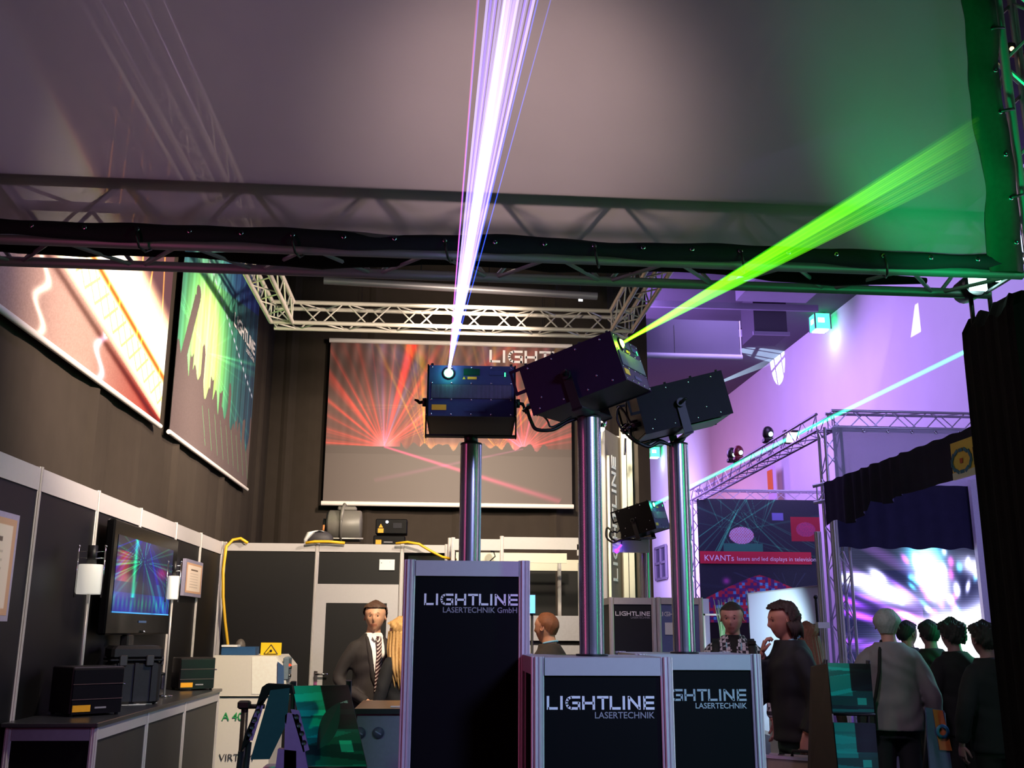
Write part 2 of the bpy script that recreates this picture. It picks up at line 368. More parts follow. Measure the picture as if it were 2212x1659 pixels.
def beam(name, parent, p, q, r0, r1, m, f0=1., f1=1., n=6, pw=1.):
    """tapering ray whose glow falls off from f0 to f1"""
    p, q = Vector(p), Vector(q); u, v = frame(q-p); K = 12; vs = []; fl = []
    for i in range(K+1):
        t = i/K; c = p.lerp(q, t); rr = r0+(r1-r0)*t
        for j in range(n): vs.append(c+u*(rr*cos(2*pi*j/n))+v*(rr*sin(2*pi*j/n))); fl.append(f0+(f1-f0)*t**pw)
    g = G().add(vs, [(i*n+j, i*n+(j+1) % n, (i+1)*n+(j+1) % n, (i+1)*n+j) for i in range(K) for j in range(n)], True)
    o = obj(name, g, m, parent); a = o.data.attributes.new('fall', 'FLOAT', 'POINT'); a.data.foreach_set('value', fl)
    return o
# ================================================================ the hall
fl = G().bx(-12, 14, -4, 60, -.1, 0); struct('floor', fl, M('dark_carpet', '#2a2730', .9, var=.3, scale=30, bump=.3))
HWL = M('hall_plaster_white', '#cfcbd4', .85, var=.05, scale=1.5)
wd = Vector((9.10-9.307, 46.31-20.75, 0)).normalized()
p0 = Vector((9.307, 20.75, 0))-wd*25; p1 = p0+wd*66; wn = Vector((wd.y, -wd.x, 0))
g = G().add([p0, p1, p1+Vector((0, 0, 9)), p0+Vector((0, 0, 9))]+[q+wn*.3 for q in (p0, p1, p1+Vector((0, 0, 9)), p0+Vector((0, 0, 9)))],
            [(0, 1, 2, 3), (7, 6, 5, 4), (3, 2, 6, 7), (0, 4, 5, 1), (0, 3, 7, 4), (1, 5, 6, 2)])
wall_r = struct('wall_right', g, HWL)
struct('ceiling', G().bx(-12, 14, -4, 60, 9, 9.3), M('hall_ceiling_grey', '#423e4b', .9, var=.1, scale=.6))
struct('wall_far', G().bx(-12, 14, 60, 60.3, 0, 9), HWL)
# recessed shaft and beams under the hall roof
DUC = M('roof_beam_paint', '#6d677a', .8, var=.1, scale=3)
def roofbox(name, a, b, Z, h, m, label, cat):
    a, b = PZ(*a, Z), PZ(*b, Z)
    b.x = min(b.x, 9.2); return solo(name, G().bx(a.x, b.x, a.y, b.y, Z-h/2, Z+h/2), m, label, cat)
roofbox('roof_beam', (1400, 655), (1765, 668), 8.6, .14, DUC, 'long thin roof beam crossing high above the hanging grey screen', 'beam')
a, b = PZ(1590, 660, 8.4), PZ(1815, 600, 8.4)
t = thing('ventilation_duct', 'boxy pale ventilation duct under the hall roof behind the front truss', 'duct', (a.x, a.y, 8.2))
obj('duct_body', G().bx(a.x, min(b.x, 9.0), min(a.y, b.y), max(a.y, b.y), 8.5, 8.98), DUC, t)
obj('duct_flange', G().bx(a.x-.05, min(b.x+.05, 9.05), min(a.y, b.y)-.06, min(a.y, b.y), 8.46, 8.99), M('flange_grey', '#857f92', .6), t)
obj('duct_grille', G().bx(a.x+.3, b.x-.1, min(a.y, b.y)-.08, min(a.y, b.y)-.05, 8.56, 8.9), BLK, t)
a = PZ(1630, 722, 8.0)
t = thing('roof_shaft', 'dark boxed shaft hanging from the hall roof right of the grey screen', 'shaft', (a.x, a.y, 7.9))
obj('shaft_body', G().bx(a.x, a.x+.75, a.y, a.y+.9, 8.0, 9), M('shaft_dark', '#302d38', .8), t)
obj('shaft_frame', G().bx(a.x-.04, a.x+.79, a.y-.05, a.y, 7.98, 8.06), DUC, t)
t = thing('cable_tray', 'roof cable tray with a row of small pale fittings', 'tray', PZ(1510, 710, 8.6))
a, b = PZ(1495, 709, 8.6), PZ(1625, 714, 8.6)
obj('tray_body', G().tube(a, b, .05), M('tray_red_brown', '#5a3540', .7), t)
for i in range(7):
    q = a.lerp(b, (i+.5)/7); obj('fitting', G().box(q+Vector((0, 0, -.08)), (.1, .1, .16)), M('fitting_pale', '#c9c2d8', .5), t)
# window low in the hall wall
def onwall(x, y, off=.03):
    d = ray(x, y); n = Vector((-wn.x, -wn.y, 0)); k = (p0+n*off-EYE).dot(n)/d.dot(n); return EYE+d*k
a, b = onwall(1417, 1182), onwall(1442, 1245); a.z, b.z = onwall(1417, 1186).z, onwall(1442, 1248).z
g = G()
def wbar(g, p, z0, q, z1, th): # bar in the wall plane
    n = Vector((-wn.x, -wn.y, 0))*th
    g.add([Vector((p.x, p.y, z0)), Vector((q.x, q.y, z0)), Vector((q.x, q.y, z1)), Vector((p.x, p.y, z1))]+[Vector((k.x, k.y, z))+n for k, z in ((p, z0), (q, z0), (q, z1), (p, z1))],
          [(0, 1, 2, 3), (7, 6, 5, 4), (0, 4, 5, 1), (3, 2, 6, 7), (0, 3, 7, 4), (1, 5, 6, 2)]); return g
win = struct('window_1', wbar(G(), a, b.z, b, a.z, .02), M('window_glass_dark', '#3d3a55', .15))
mid = a.lerp(b, .5); ex = (b-a); ex.z = 0; ex.normalize()
fr = G()
for q in (a, mid, b): wbar(fr, q-ex*.06, b.z, q+ex*.06, a.z, .08)
for z in (a.z, (a.z+b.z)/2, b.z): wbar(fr, a, z-.05, b, z+.05, .08)
obj('window_frame', fr, DUC, win)
# exit lanterns on the hall wall
def lantern(px, py, s, label):
    c = onwall(px, py, .35)
    t = thing('exit_sign', label, 'exit sign', c)
    gl = M('exit_glow_green', '#37e08a', .4, emit=4.5); gw = M('exit_glow_white', '#eafff4', .4, emit=5)
    obj('lamp_body', G().box(c, (s, s, s)), gl, t)
    obj('lit_base', G().box(c-Vector((0, 0, s*.53)), (s*.8, s*.8, s*.06)), gw, t)
    obj('pictogram', G().box(c+Vector((-s*.1, -s*.505, .02)), (s*.42, .01, s*.3)).box(c+Vector((-s*.505, 0, .02)), (.01, s*.42, s*.3)), gw, t)
    fr = G()
    for i in (-1, 1):
        for j in (-1, 1): fr.box(c+Vector((i*s/2, j*s/2, 0)), (.03, .03, s*1.04))
    obj('lamp_frame', fr, DUC, t)
    obj('bracket', G().tube(c+Vector((0, 0, s/2)), c+Vector((.35, .05, s/2+.15)), .03), DUC, t)
    l = light('POINT', 'exit_glow', c-Vector((0, 0, s)), c-Vector((0, 0, 2)), 8, (.75, .85, 1), .1); return t
lantern(1771, 698, .37, 'green lit cube exit sign high on the violet wall, the nearer one')
lantern(1413, 978, .40, 'small green lit exit sign beyond the mast of the rightmost laser projector')
# flag banner glimpsed above the poster truss
a = onwall(1668, 1048, .3)
t = thing('hanging_sign', 'small orange and white sign hung behind the trade stand truss', 'sign', a)
obj('sign_panel', G().box(a, (.06, .5, 1.0)), M('sign_white', '#cfb8d8', .6), t)
obj('orange_mark', G().box(a+Vector((-.05, 0, .1)), (.03, .35, .6)), M('sign_orange', '#e07a3a', .6), t)
# patterned slides (gobos) of two projectors thrown against the wall and its upper edge
def gobo(name, loc, to, energy, col, spot, build):
    ob = light('SPOT', name, loc, to, energy, col, .01, spot, .1); ob.data.use_nodes = True; n = ob.data.node_tree; em = n.nodes['Emission']
    tc = n.nodes.new('ShaderNodeTexCoord'); sp = n.nodes.new('ShaderNodeSeparateXYZ'); n.links.new(tc.outputs['Normal'], sp.inputs[0])
    def mth(op, a, b=None):
        m_ = n.nodes.new('ShaderNodeMath'); m_.operation = op
        for i, k in enumerate((a, b)):
            if k is None: continue
            if isinstance(k, (int, float)): m_.inputs[i].default_value = k
            else: n.links.new(k, m_.inputs[i])
        return m_.outputs[0]
    n.links.new(build(mth, mth('DIVIDE', sp.outputs[0], sp.outputs[2]), mth('DIVIDE', sp.outputs[1], sp.outputs[2])), em.inputs['Strength'])
def panes(mth, x, y):
    gx = mth('GREATER_THAN', mth('ABSOLUTE', mth('SUBTRACT', mth('FRACT', mth('MULTIPLY', mth('ADD', x, mth('MULTIPLY', y, .25)), 16)), .5)), .08)
    gy = mth('GREATER_THAN', mth('ABSOLUTE', mth('SUBTRACT', mth('FRACT', mth('ADD', mth('MULTIPLY', mth('SUBTRACT', y, mth('MULTIPLY', x, .4)), 13), .2)), .5)), .07)
    rad = mth('LESS_THAN', mth('ADD', mth('MULTIPLY', mth('MULTIPLY', x, x), 2.2), mth('MULTIPLY', y, y)), .0085); return mth('MULTIPLY', mth('MULTIPLY', gx, gy), rad)
def wedge(mth, x, y):
    w_ = mth('SUBTRACT', .022, mth('MULTIPLY', y, -.28)); return mth('MULTIPLY', mth('LESS_THAN', mth('ABSOLUTE', mth('SUBTRACT', x, mth('MULTIPLY', y, .25))), w_), mth('LESS_THAN', mth('ABSOLUTE', y), .042))
gobo('gobo_projector', (3.0, 22.5, 5.5), onwall(1678, 772, .02), 30000, (.58, .86, 1), 14, panes)
gobo('profile_projector', (3.2, 18.0, 5.2), onwall(1979, 690, 0), 3000, (.72, .76, 1), 9, wedge)

# ================================================================ molton backdrop of the booth
def cloth_wall(name, a, b, z0, z1, mat_, amp=.02, seams=()):
    a, b = Vector(a), Vector(b); L = (b-a).length; n = int(L/.1); d = (b-a)/n; nn = Vector((-d.y, d.x, 0)).normalized(); vs = []
    for i in range(n+1):
        o = amp*(sin(i*.55)+.5*sin(i*1.3+1))*(.4+.6*rnd.random())
        if i in seams: o -= .05
        for z in (z0, z1): q = a+d*i+nn*(o if z == z0 else o*.5); vs.append((q.x, q.y, z))
    k = len(vs); back = [(v[0]-nn.x*.12, v[1]-nn.y*.12, v[2]) for v in vs]
    fs = [(2*i, 2*i+2, 2*i+3, 2*i+1) for i in range(n)]; fs += [(k+2*i+1, k+2*i+3, k+2*i+2, k+2*i) for i in range(n)]
    fs += [(1, 2*n+1, k+2*n+1, k+1), (0, k, k+2*n, 2*n), (0, 1, k+1, k), (2*n, k+2*n, k+2*n+1, 2*n+1)]
    return struct(name, G().add(vs+back, fs, False), mat_)
cloth_wall('wall_left', (-2.62, -3.9, 0), (-2.62, 14.75, 0), 0, 8.98, MOL, .012, (89, 111, 134, 155, 177))
xr = PY(1398, 900, 14.75).x
cloth_wall('wall_back', (-2.75, 14.75, 0), (xr, 14.75, 0), 0, 8.98, MOL, .014, (5, 17, 30, 44, 52))

# ================================================================ the three rig trusses of the booth
xa, xb = -1.82, 2.06; zr = 5.085
truss('box_truss', 'pale box truss spanning above the back banner of the booth', (xa-.12, 11.12, zr), (xb+.12, 11.12, zr), bay=.27)
truss('box_truss', 'left box truss of the rig running away over the wall banners', (xa, 4.9, zr), (xa, 11.0, zr), bay=.25, faces=(0, 1, 3))
truss('box_truss', 'right box truss of the rig running away behind the tilted lasers', (xb, 4.9, zr), (xb, 11.0, zr), bay=.25, faces=(0, 1, 3))
# small lamp and bar details in the roof of the booth
a = PY(1254, 645, 12.5)
t = thing('rig_lamp', 'small bright white lamp hanging above the rear truss', 'lamp', a)
obj('lamp_body', G().box(a+Vector((0, .04, 0)), (.07, .08, .09)), BLK, t); obj('lens', G().box(a, (.055, .02, .075)), M('lamp_white_lit', '#ffffff', emit=3), t)
rod('stem', t, a+Vector((0, .04, .04)), a+Vector((0, .04, .5)), .008, BLK, 6)
t = thing('roof_light_bar', 'grey lighting batten hanging across behind the front truss', 'batten', PY(900, 622, 12))
a, b = PY(700, 606, 12), PY(1290, 640, 12)
rod('tube', t, a, b, .05, TRUD, 10)
for k in (.1, .35, .6, .85): rod('hanger', t, a.lerp(b, k), a.lerp(b, k)+Vector((0, 0, 1.2)), .008, BLK, 6)

# ================================================================ printed wall banners
PRN = print_mat('banner_print'); PRNB = print_mat('banner_print_gloss', rough=.35)
BAT = M('banner_batten_white', '#efe6e2', .45, var=.03)
def pic_back(U, V):
    nz = .02*np.sin(U*90)*np.sin(U*37+1)+.012*np.sin(U*200)
    v = V; asp = 1.48
    dark = np.clip((.36-v)/.05, 0, 1)
    vf = .05*np.sin(U*120+np.sin(V*3)*4)*np.clip((V-.55)*3, 0, 1); r = .31+nz+vf+0*U; g_ = .27+nz+vf+0*U; b = .26+nz+vf+0*U
    hz = 1-dark
    f1 = fan(U, V, .235, .345, 44, 165, asp, .026, 1, 100, 2.1)+.5*fan(U, V, .235, .345, 8, 60, asp, .06, 12, 150, 1.2)
    f2 = fan(U, V, .80, .345, 36, 165, asp, .026, 2, 88, 2.6)
    f3 = fan(U, V, .40, .34, 12, 50, asp, .02, 3, 92, 2.2)+fan(U, V, .695, .34, 14, 90, asp, .02, 4, 90, 2.4)
    f4 = fan(U, V, .385, .60, 14, 340, asp, .03, 5, 90, 9)
    cyn = fan(U, V, .235, .345, 8, 60, asp, .05, 6, 70, 2.2)+fan(U, V, .80, .345, 9, 80, asp, .05, 7, 110, 2.4)
    A1 = np.arctan2((V-.345)/asp, U-.235); wide = np.exp(-((A1-R(77))/.055)**4)*(V > .345)
    r = r+hz*(.36*f1+.33*f2+.36*f3+.30*f4+.12*cyn+.55*wide); g_ = g_+hz*(.04*f1+.04*f2+.30*f3+.3*f4+.12*cyn-.02*wide); b = b+hz*(.02*f1+.06*f2-.03*f3+.02*f4+.30*cyn-.08*wide)
    gw = np.exp(-np.hypot(U-.235, (V-.345)/asp)*4.5)+np.exp(-np.hypot(U-.80, (V-.345)/asp)*5.5); r = r+hz*.20*gw; g_ = g_-hz*.03*gw; b = b-hz*.05*gw
    pk = np.exp(-(np.hypot(U-.235, (V-.345)/asp)/.05)**2)+np.exp(-(np.hypot(U-.80, (V-.345)/asp)/.05)**2)
    r += .5*pk; g_ += .25*pk; b += .35*pk
    hd = .012*np.sin(U*130)+.018*np.abs(np.sin(U*47+1))+.012*np.sin(U*71)
    crowd = (V < .345+hd*(U > .3)*(U < .9)) & (V > .28); glow = np.exp(-((V-.345)/.03)**2)*(U > .38)*(U < .76)
    r += .3*glow; g_ += .22*glow; b += .1*glow
    for ch, k in ((r, .32), (g_, .275), (b, .265)):
        ch[crowd] = k; m_ = V < .3; ch[m_] = ch[m_]*0+k+.03
    def streak(x0, y0, x1, y1, w_, amp):
        dx, dy = x1-x0, y1-y0; L = np.hypot(dx, dy); t = ((U-x0)*dx+(V-y0)*dy)/L/L; d = np.abs((U-x0)*dy-(V-y0)*dx)/L
        return amp*np.exp(-(d/(w_*(.4+t)))**2)*(t > 0)*(t < 1)*(1-t*.7)
    s1 = streak(.235, .345, .95, .03, .012, .75); s2 = streak(.80, .345, .2, .14, .009, .35)
    return r+s1*.8+s2*.5, g_+s1*.1+s2*.12, b+s1*.35+s2*.4
def banner(label, c00, c10, c11, c01, fn, nx, ny, nrm, logo=None, top=True, rods=.022, m=None):
    c00, c10, c11, c01 = map(Vector, (c00, c10, c11, c01)); nrm = Vector(nrm)
    t = thing('banner', label, 'banner', (c00+c10)/2)
    picture('printed_sheet', c00, c10, c11, c01, nx, ny, fn, m or PRN, t)
    g = G().add([p-nrm*.004 for p in (c00, c10, c11, c01)], [(3, 2, 1, 0)]); obj('backing', g, M('banner_back', '#55504c', .9), t)
    rod('bottom_bar', t, c00-(c10-c00).normalized()*.02, c10+(c10-c00).normalized()*.02, rods, BAT, 10)
    if top: rod('top_bar', t, c01-(c10-c00).normalized()*.02, c11+(c10-c00).normalized()*.02, rods, BAT, 10)
    if logo:
        o, wd_, sub = logo; e = (c10-c00).normalized(); g = logo_geo(G(), Vector(o)+nrm*.003, e, (0, 0, 1), wd_)
        obj('logo', g, LOGO, t)
        if sub: obj('small_lettering', text_geo(G(), 'LASERTECHNIK', Vector(o)+nrm*.004+e*wd_-Vector((0, 0, wd_*.07)), e, (0, 0, 1), wd_*.06, align='RIGHT'), LOGO, t)
    for p in (c01.lerp(c11, .12), c01.lerp(c11, .88)):
        if top: rod('hanging_wire', t, p, p+Vector((0, 0, 2.2)), .003, BLK, 4)
    return t
Yb = 14.4
q = [PY(697, 1087, Yb), PY(1236, 1092, Yb), PY(1231, 748, Yb), PY(713, 739, Yb)]
banner('wide back banner printed with red laser fans over a crowd', (q[0].x, Yb, q[0].z), (q[1].x, Yb, q[0].z), (q[1].x, Yb, q[2].z), (q[0].x, Yb, q[2].z),
       pic_back, 440, 300, (0, -1, 0), logo=(PY(1057, 783, Yb-.01), 1.60, False), rods=.035)
def pic_ship(U, V):
    # warm lit ship and quay at night; u runs with depth 5.0 -> 8.75, v with height 3.3 -> 6.0
    nz = np.random.RandomState(3).rand(*U.shape)*.06
    r, g_, b = .62+nz, .50+nz, .46+nz
    edge = .12+.0*U; V = V*.82; d = V-(.30-.28*U)                         # distance above the quay line
    red = np.clip((U-.55)*2.4, 0, 1)*(d < 0); r = r-.08*red; g_ = g_-.36*red; b = b-.36*red
    line = np.exp(-((d+.02)/.012)**2); r = r-.3*line; g_ = g_-.3*line; b = b-.3*line
    hot = np.clip((d)/.03, 0, 1)*np.clip((.36-d)/.1, 0, 1); r = r+.9*hot; g_ = g_+.72*hot; b = b+.48*hot  # bright band of the print, raised to carry the floodlight glare too
    dk = np.exp(-((d-.13)/.013)**2)*(U > .5); r -= .8*dk; g_ -= .9*dk; b -= .9*dk
    lat = ((np.abs(np.sin(U*60+d*50)) < .25) | (np.abs(np.sin(U*60-d*50)) < .25))*(d > .03)*(d < .11)*(U > .45); g_ -= .35*lat; b -= .45*lat
    sky = np.clip((d-.30)/.06, 0, 1); r = r*(1-sky)+.34*sky; g_ = g_*(1-sky)+.22*sky; b = b*(1-sky)+.26*sky
    for x0, sl in ((.62, .1), (.70, .25), (.78, -.1), (.86, .3), (.93, -.25), (.55, .05)):
        l = np.exp(-((U-x0-sl*(V-.5)*.4)/.004)**2)*(d > .1); r += .8*l; g_ += .5*l; b += .1*l
    gl = np.exp(-((U-.33-.02*np.sin(V*60))/.012)**2)*(d < 0)*.5; r += gl; g_ += gl; b += gl*.95
    gl = np.exp(-((U-.60-.02*np.sin(V*60))/.014)**2)*(d < 0)*.4; r += gl; g_ += gl; b += gl*1.4
    return r, g_, b
XB = -2.43
banner('big wall banner of a floodlit ship glowing orange above dark water', (XB, 4.6, 3.3), (XB, 8.72, 3.3), (XB, 8.72, 5.6), (XB, 4.6, 5.6), pic_ship, 420, 280, (1, 0, 0))
def pic_party(U, V):
    nz = np.random.RandomState(4).rand(*U.shape)*.04
    st = .05*np.sin(U*70)+.04*np.sin(U*170+2)
    cx, cy = .30, .42; d = np.hypot((U-cx)*1.4, (V-cy)*.9)
    yg = np.exp(-(d/.30)**2); gr = np.exp(-(d/.52)**2)
    r = .14+.75*yg+.06*gr; g_ = .26+.65*yg+.42*gr; b = .36+.12*yg+.12*gr
    r += st*.5; g_ += st; b += st
    e = (V > .62+.25*U); b = b+.12*e; g_ = g_-.05*e
    f = fan(U, V, .30, .40, 22, 200, 1, .02, 9, 80, 1.4)*.28; g_ += f; b += .5*f; r += .4*f
    dots = (np.abs(V-(.86-.42*U)) < .006)*(np.sin(U*150) > 0); r[dots] = .8; g_[dots] = .85; b[dots] = .95
    sk = .30+.02*np.sin(U*33)+.03*np.sin(U*71+1)-.10*U
    fng = (np.sin(U*52) > .55)*(.05+.06*np.abs(np.sin(U*17)))*(U > .1)
    crowd = V < sk+fng; arm = (np.abs(U-.07-(V-.30)*.35) < .028)*(V < .56)*(V > .2)
    hand = (np.hypot((U-.165)*1.2, V-.58) < .03); cr = crowd | arm | hand
    r = np.where(cr, .36+nz, r); g_ = np.where(cr, .31+nz, g_); b = np.where(cr, .31+nz, b)
    sc = (np.abs(np.sin(U*40+V*20)) < .06)*(V < .2)*(V > .05)*(U > .3); g_ = g_+.4*sc; b = b+.15*sc
    return r, g_, b
banner('tall wall banner of a raised-hands crowd under a green and yellow glow', (XB, 9.05, 3.31), (XB, 12.85, 3.31), (XB, 12.85, 5.95), (XB, 9.05, 5.95), pic_party, 330, 260, (1, 0, 0),
       logo=((XB+.006, 11.35, 5.02), 1.35, True))
# grey screen hung right of the back banner
Yc = 15.6; a, b = PY(1385, 767, Yc), PY(1603, 779, Yc)
t = thing('banner', 'plain grey hanging screen with a pale bottom bar beside the right truss', 'banner', (a+b)/2)
obj('screen_cloth', G().bx(1.2, b.x-.03, Yc, Yc+.01, a.z, 6.6), M('screen_cloth_grey', '#6d6577', .9, var=.08, scale=2), t)
rod('bottom_bar', t, (1.2, Yc, a.z), (b.x, Yc, a.z), .05, M('bar_lilac', '#d5cbe0', .5), 10)
rod('side_wire', t, (b.x-.01, Yc, a.z), (b.x-.01, Yc, 6.6), .012, M('bar_lilac', '#d5cbe0'), 6)
for k in (.35, .7): rod('seam', t, (1.2+(b.x-1.2)*k, Yc-.01, a.z), (1.2+(b.x-1.2)*k, Yc-.01, 6.5), .006, TRUD, 5)

# ================================================================ shell scheme walls
XW, YW = -2.33, 11.15; PR = .022
def shell(name, label, p, q, n, z0=0, z1=2.5, drop=(), fh=.13, m=BLKP, cat='partition', first=True, last=True, posts=None, H=2.5):
    """system wall: grooved posts, pale top rail and black infill panels, each its own part"""
    p, q = Vector(p), Vector(q); d = (q-p); t = thing(name, label, cat, p)
    ks = posts if posts is not None else [i/n for i in range(n+1)]
    e = d.normalized(); ang = math.atan2(e.y, e.x); R3 = Matrix.Rotation(ang, 3, 'Z')
    for i, k in enumerate(ks):
        if (i == 0 and not first) or (i == len(ks)-1 and not last): continue
        c = p+d*k; obj('post', G().post(c.x, c.y, z0, z1+.01, PR), ALUW, t)
    for i, (k0, k1) in enumerate(zip(ks, ks[1:])):
        a, b = p+d*k0, p+d*k1; c = (a+b)/2; L = (b-a).length-PR*2
        obj('top_rail', G().box((c.x, c.y, z1-fh/2), (L, .035, fh), R3), FAS, t)
        if i not in drop: obj('infill_panel', G().box((c.x, c.y, (z0+z1-fh)/2+.03), (L, .012, z1-fh-z0-.06), R3), m, t)
        obj('bottom_rail', G().box((c.x, c.y, z0+.03), (L, .03, .06), R3), ALUW, t)
    return t
shell('partition_wall', 'black panelled partition along the left with pale top rail and posts', (XW, 2.99, 0), (XW, 11.1, 0), 8, posts=[0, .123, .246, .370, .497, .622, .757, .877, 1], m=BLKL)
xd0, xd1 = PY(683, 1175, YW).x, PY(868, 1180, YW).x
xe = PY(965, 1180, YW).x
sw = shell('partition_wall', 'black panelled cabin front with a framed door behind the man in a suit', (XW+.03, YW, 0), (xe, YW, 0), 3, posts=[0, (xd0-XW)/(xe-XW), (xd1-XW)/(xe-XW), 1], drop=(1, 2), fh=.085)
zl = PY(760, 1262, YW).z; cx = (xd0+xd1)/2; wdd = xd1-xd0-.04
obj('overdoor_panel', G().bx(xd0+.02, xd1-.02, YW-.006, YW+.006, zl, 2.42), BLKP, sw)
obj('header_rail', G().bx(xd0+.02, xd1-.02, YW-.02, YW+.02, zl-.08, zl), FAS, sw)
dr = struct('door_1', G().bx(xd0+.13, xd1-.13, YW-.012, YW+.012, .1, zl-.19), BLKP)
fr = G().bx(xd0+.02, xd0+.14, YW-.02, YW+.02, 0, zl-.08).bx(xd1-.14, xd1-.02, YW-.02, YW+.02, 0, zl-.08).bx(xd0+.14, xd1-.14, YW-.02, YW+.02, zl-.2, zl-.08)
obj('door_frame', fr, FAS, dr)
hp = PY(682, 1456, YW-.03); hd = G().tube(hp, hp+Vector((0, -.05, 0)), .01).tube(hp+Vector((0, -.05, 0)), hp+Vector((.13, -.05, 0)), .011).bx(hp.x-.018, hp.x+.018, YW-.03, YW-.02, hp.z-.11, hp.z+.03)
obj('door_handle', hd, CHR, dr)
a = PY(836, 1220, YW-.02)
t = thing('wall_notice', 'small white card with faint print above the cabin door', 'notice', a)
obj('card', G().box(a, (.165, .006, .115)), WHT, t)
obj('pin', G().box(a+Vector((-.06, -.004, .02)), (.01, .004, .01)).box(a+Vector((.03, -.004, .03)), (.006, .004, .006)), LOGOG, t)
# right-hand half of the cabin: open frames with stacked pale rails
def rails(label, specs, posts, panels=()):
    t = thing('partition_frame', label, 'partition', PY(*specs[0][0], specs[0][3]))
    for (p, q, hh, Y, mm) in specs:
        a, b = PY(*p, Y), PY(*q, Y); obj('rail', G().bx(a.x, b.x, Y-.015, Y+.015, a.z-hh, a.z), mm, t)
    for (px, py, Y, zb) in posts: a = PY(px, py, Y); obj('post', G().post(a.x, a.y, zb, a.z, PR), ALUW, t)
    for (p, q, Y, mm) in panels: a, b = PY(*p, Y), PY(*q, Y); obj('infill_panel', G().bx(a.x, b.x, Y-.006, Y+.006, b.z, a.z), mm, t)
    return t
CRM = M('cream_panel', '#e9e0cc', .55, var=.03)
rails('open frame of pale rails behind the tallest plinth', [((882, 1181), (975, 1181), .075, 11.25, FAS), ((882, 1197), (975, 1197), .09, 11.4, CRM)], [(972, 1162, 11.1, 0)])
rails('cabin front right of the tallest plinth, posts and double pale rails', [((975, 1164), (1082, 1164), .12, 10.9, FAS), ((1088, 1160), (1250, 1160), .13, 10.9, FAS), ((1246, 1176), (1310, 1180), .12, 10.9, FAS)],
      [(979, 1161, 10.9, 0), (1084, 1158, 10.9, 0)])
rails('inner cabin wall with two cream rails above black panels', [((985, 1193), (1224, 1193), .11, 11.6, CRM), ((985, 1207), (1300, 1207), .13, 12.1, CRM)],
      [(1208, 1216, 12.0, 0), (1252, 1216, 12.0, 0)], [((985, 1222), (1201, 1420), 12.1, BLKP), ((1213, 1222), (1300, 1420), 12.1, BLKP)])
a = PY(1066, 1190, 11.3)
t = thing('cabin_lamp', 'small dark clip lamp inside the cabin right of the left laser mast', 'lamp', a)
obj('lamp_head', G().tube(a, a+Vector((-.05, -.03, .09)), .03, 10, .045), M('lamp_head_grey', '#77707c', .4, .3), t)
obj('arm', G().path([a, a+Vector((.02, .01, -.06)), a+Vector((-.07, .01, -.14)), (a.x-.07, a.y+.01, 1.2), (a.x-.07, a.y+.01, 0)], .008), BLK, t)
# reception desk behind the gap
a, b = PY(1190, 1330, 10.3), PY(1322, 1332, 10.3)
t = thing('reception_desk', 'long grey fronted desk with a dark slot behind the bald man', 'desk', (a.x, 10.3, 0))
obj('upper_panel', G().bx(PY(1140, 1330, 10.3).x, b.x, 10.3, 10.33, PY(1200, 1384, 10.3).z, a.z), M('desk_grey', '#8f8d92', .6), t)
obj('lower_panel', G().bx(PY(1140, 1330, 10.3).x, b.x, 10.3, 10.33, 0, PY(1200, 1394, 10.3).z), M('desk_grey', '#8f8d92', .6), t)
obj('slot', G().bx(PY(1140, 1330, 10.3).x, b.x, 10.34, 10.4, 0, a.z-.02), BLKP, t)
a = PY(1150, 1305, 9.2)
t = thing('info_screen', 'small pale blue screen peeking out behind the tallest plinth', 'screen', a)
obj('display', G().box(a, (.05, .01, .16)), M('screen_pale_blue', '#5fb4ea', emit=1.2), t); obj('housing', G().box(a+Vector((0, .02, 0)), (.06, .02, .18)), BLK, t)
obj('stand', G().tube(a+Vector((0, .03, -.09)), (a.x, a.y+.03, 0), .012), BLK, t)

# ================================================================ things on the cabin roof
zt = 2.5
# blower
c = PY(745, 1140, 11.6); c.z = zt
gm = M('blower_grey_plastic', '#6c6864', .45, .1, var=.08)
struct('trim_1', G().bx(XW, .2, YW+.03, 12.6, 2.40, 2.47), BLKP)
t = thing('air_blower', 'round grey air blower standing on the cabin roof', 'blower', c)
RX = Matrix.Rotation(pi/2, 3, 'X'); RYm = Matrix.Rotation(pi/2, 3, 'Y'); cc = c+Vector((0, 0, .24))
obj('housing', G().rev([(0, -.19), (.12, -.19), (.165, -.185), (.178, -.17), (.178, .17), (.165, .185), (.12, .19), (0, .19)], 32, cc, RYm), gm, t)
obj('seam_ring', G().rev([(.178, -.012), (.205, -.012), (.205, .012), (.178, .012)], 28, cc+Vector((-.03, 0, 0)), RYm), M('blower_dark', '#55514e', .5), t)
obj('carry_handle', G().bev(cc+Vector((.02, 0, .195)), (.21, .12, .05), .012), gm, t); obj('intake_ring', G().rev([(.11, -.012), (.16, -.012), (.165, .012), (.10, .012)], 24, cc+Vector((-.19, 0, 0)), RYm), BLK, t); obj('handle_arch', G().path([cc+Vector((-.035, -.10, -.02)), cc+Vector((-.03, -.19, .06)), cc+Vector((-.02, -.16, .17)), cc+Vector((-.01, -.05, .24)), cc+Vector((0, .05, .22))], .02, 8), gm, t)
obj('foot_rail', G().path([c+Vector((.22, -.12, .09)), c+Vector((-.14, -.12, .09)), c+Vector((-.19, -.12, .05)), c+Vector((-.14, -.12, .01)), c+Vector((.18, -.12, .01))], .01), TRU, t)
obj('outlet', G().rev([(.06, -.03), (.10, -.03), (.10, .03), (.06, .03)], 20, cc+Vector((-.21, -.02, -.02)), RYm), BLK, t)
obj('base_pad', G().bx(c.x-.12, c.x+.15, c.y-.14, c.y+.14, zt-.03, zt+.012), BLK, t)
c = PY(686, 1150, 11.4); c.z = zt-.03
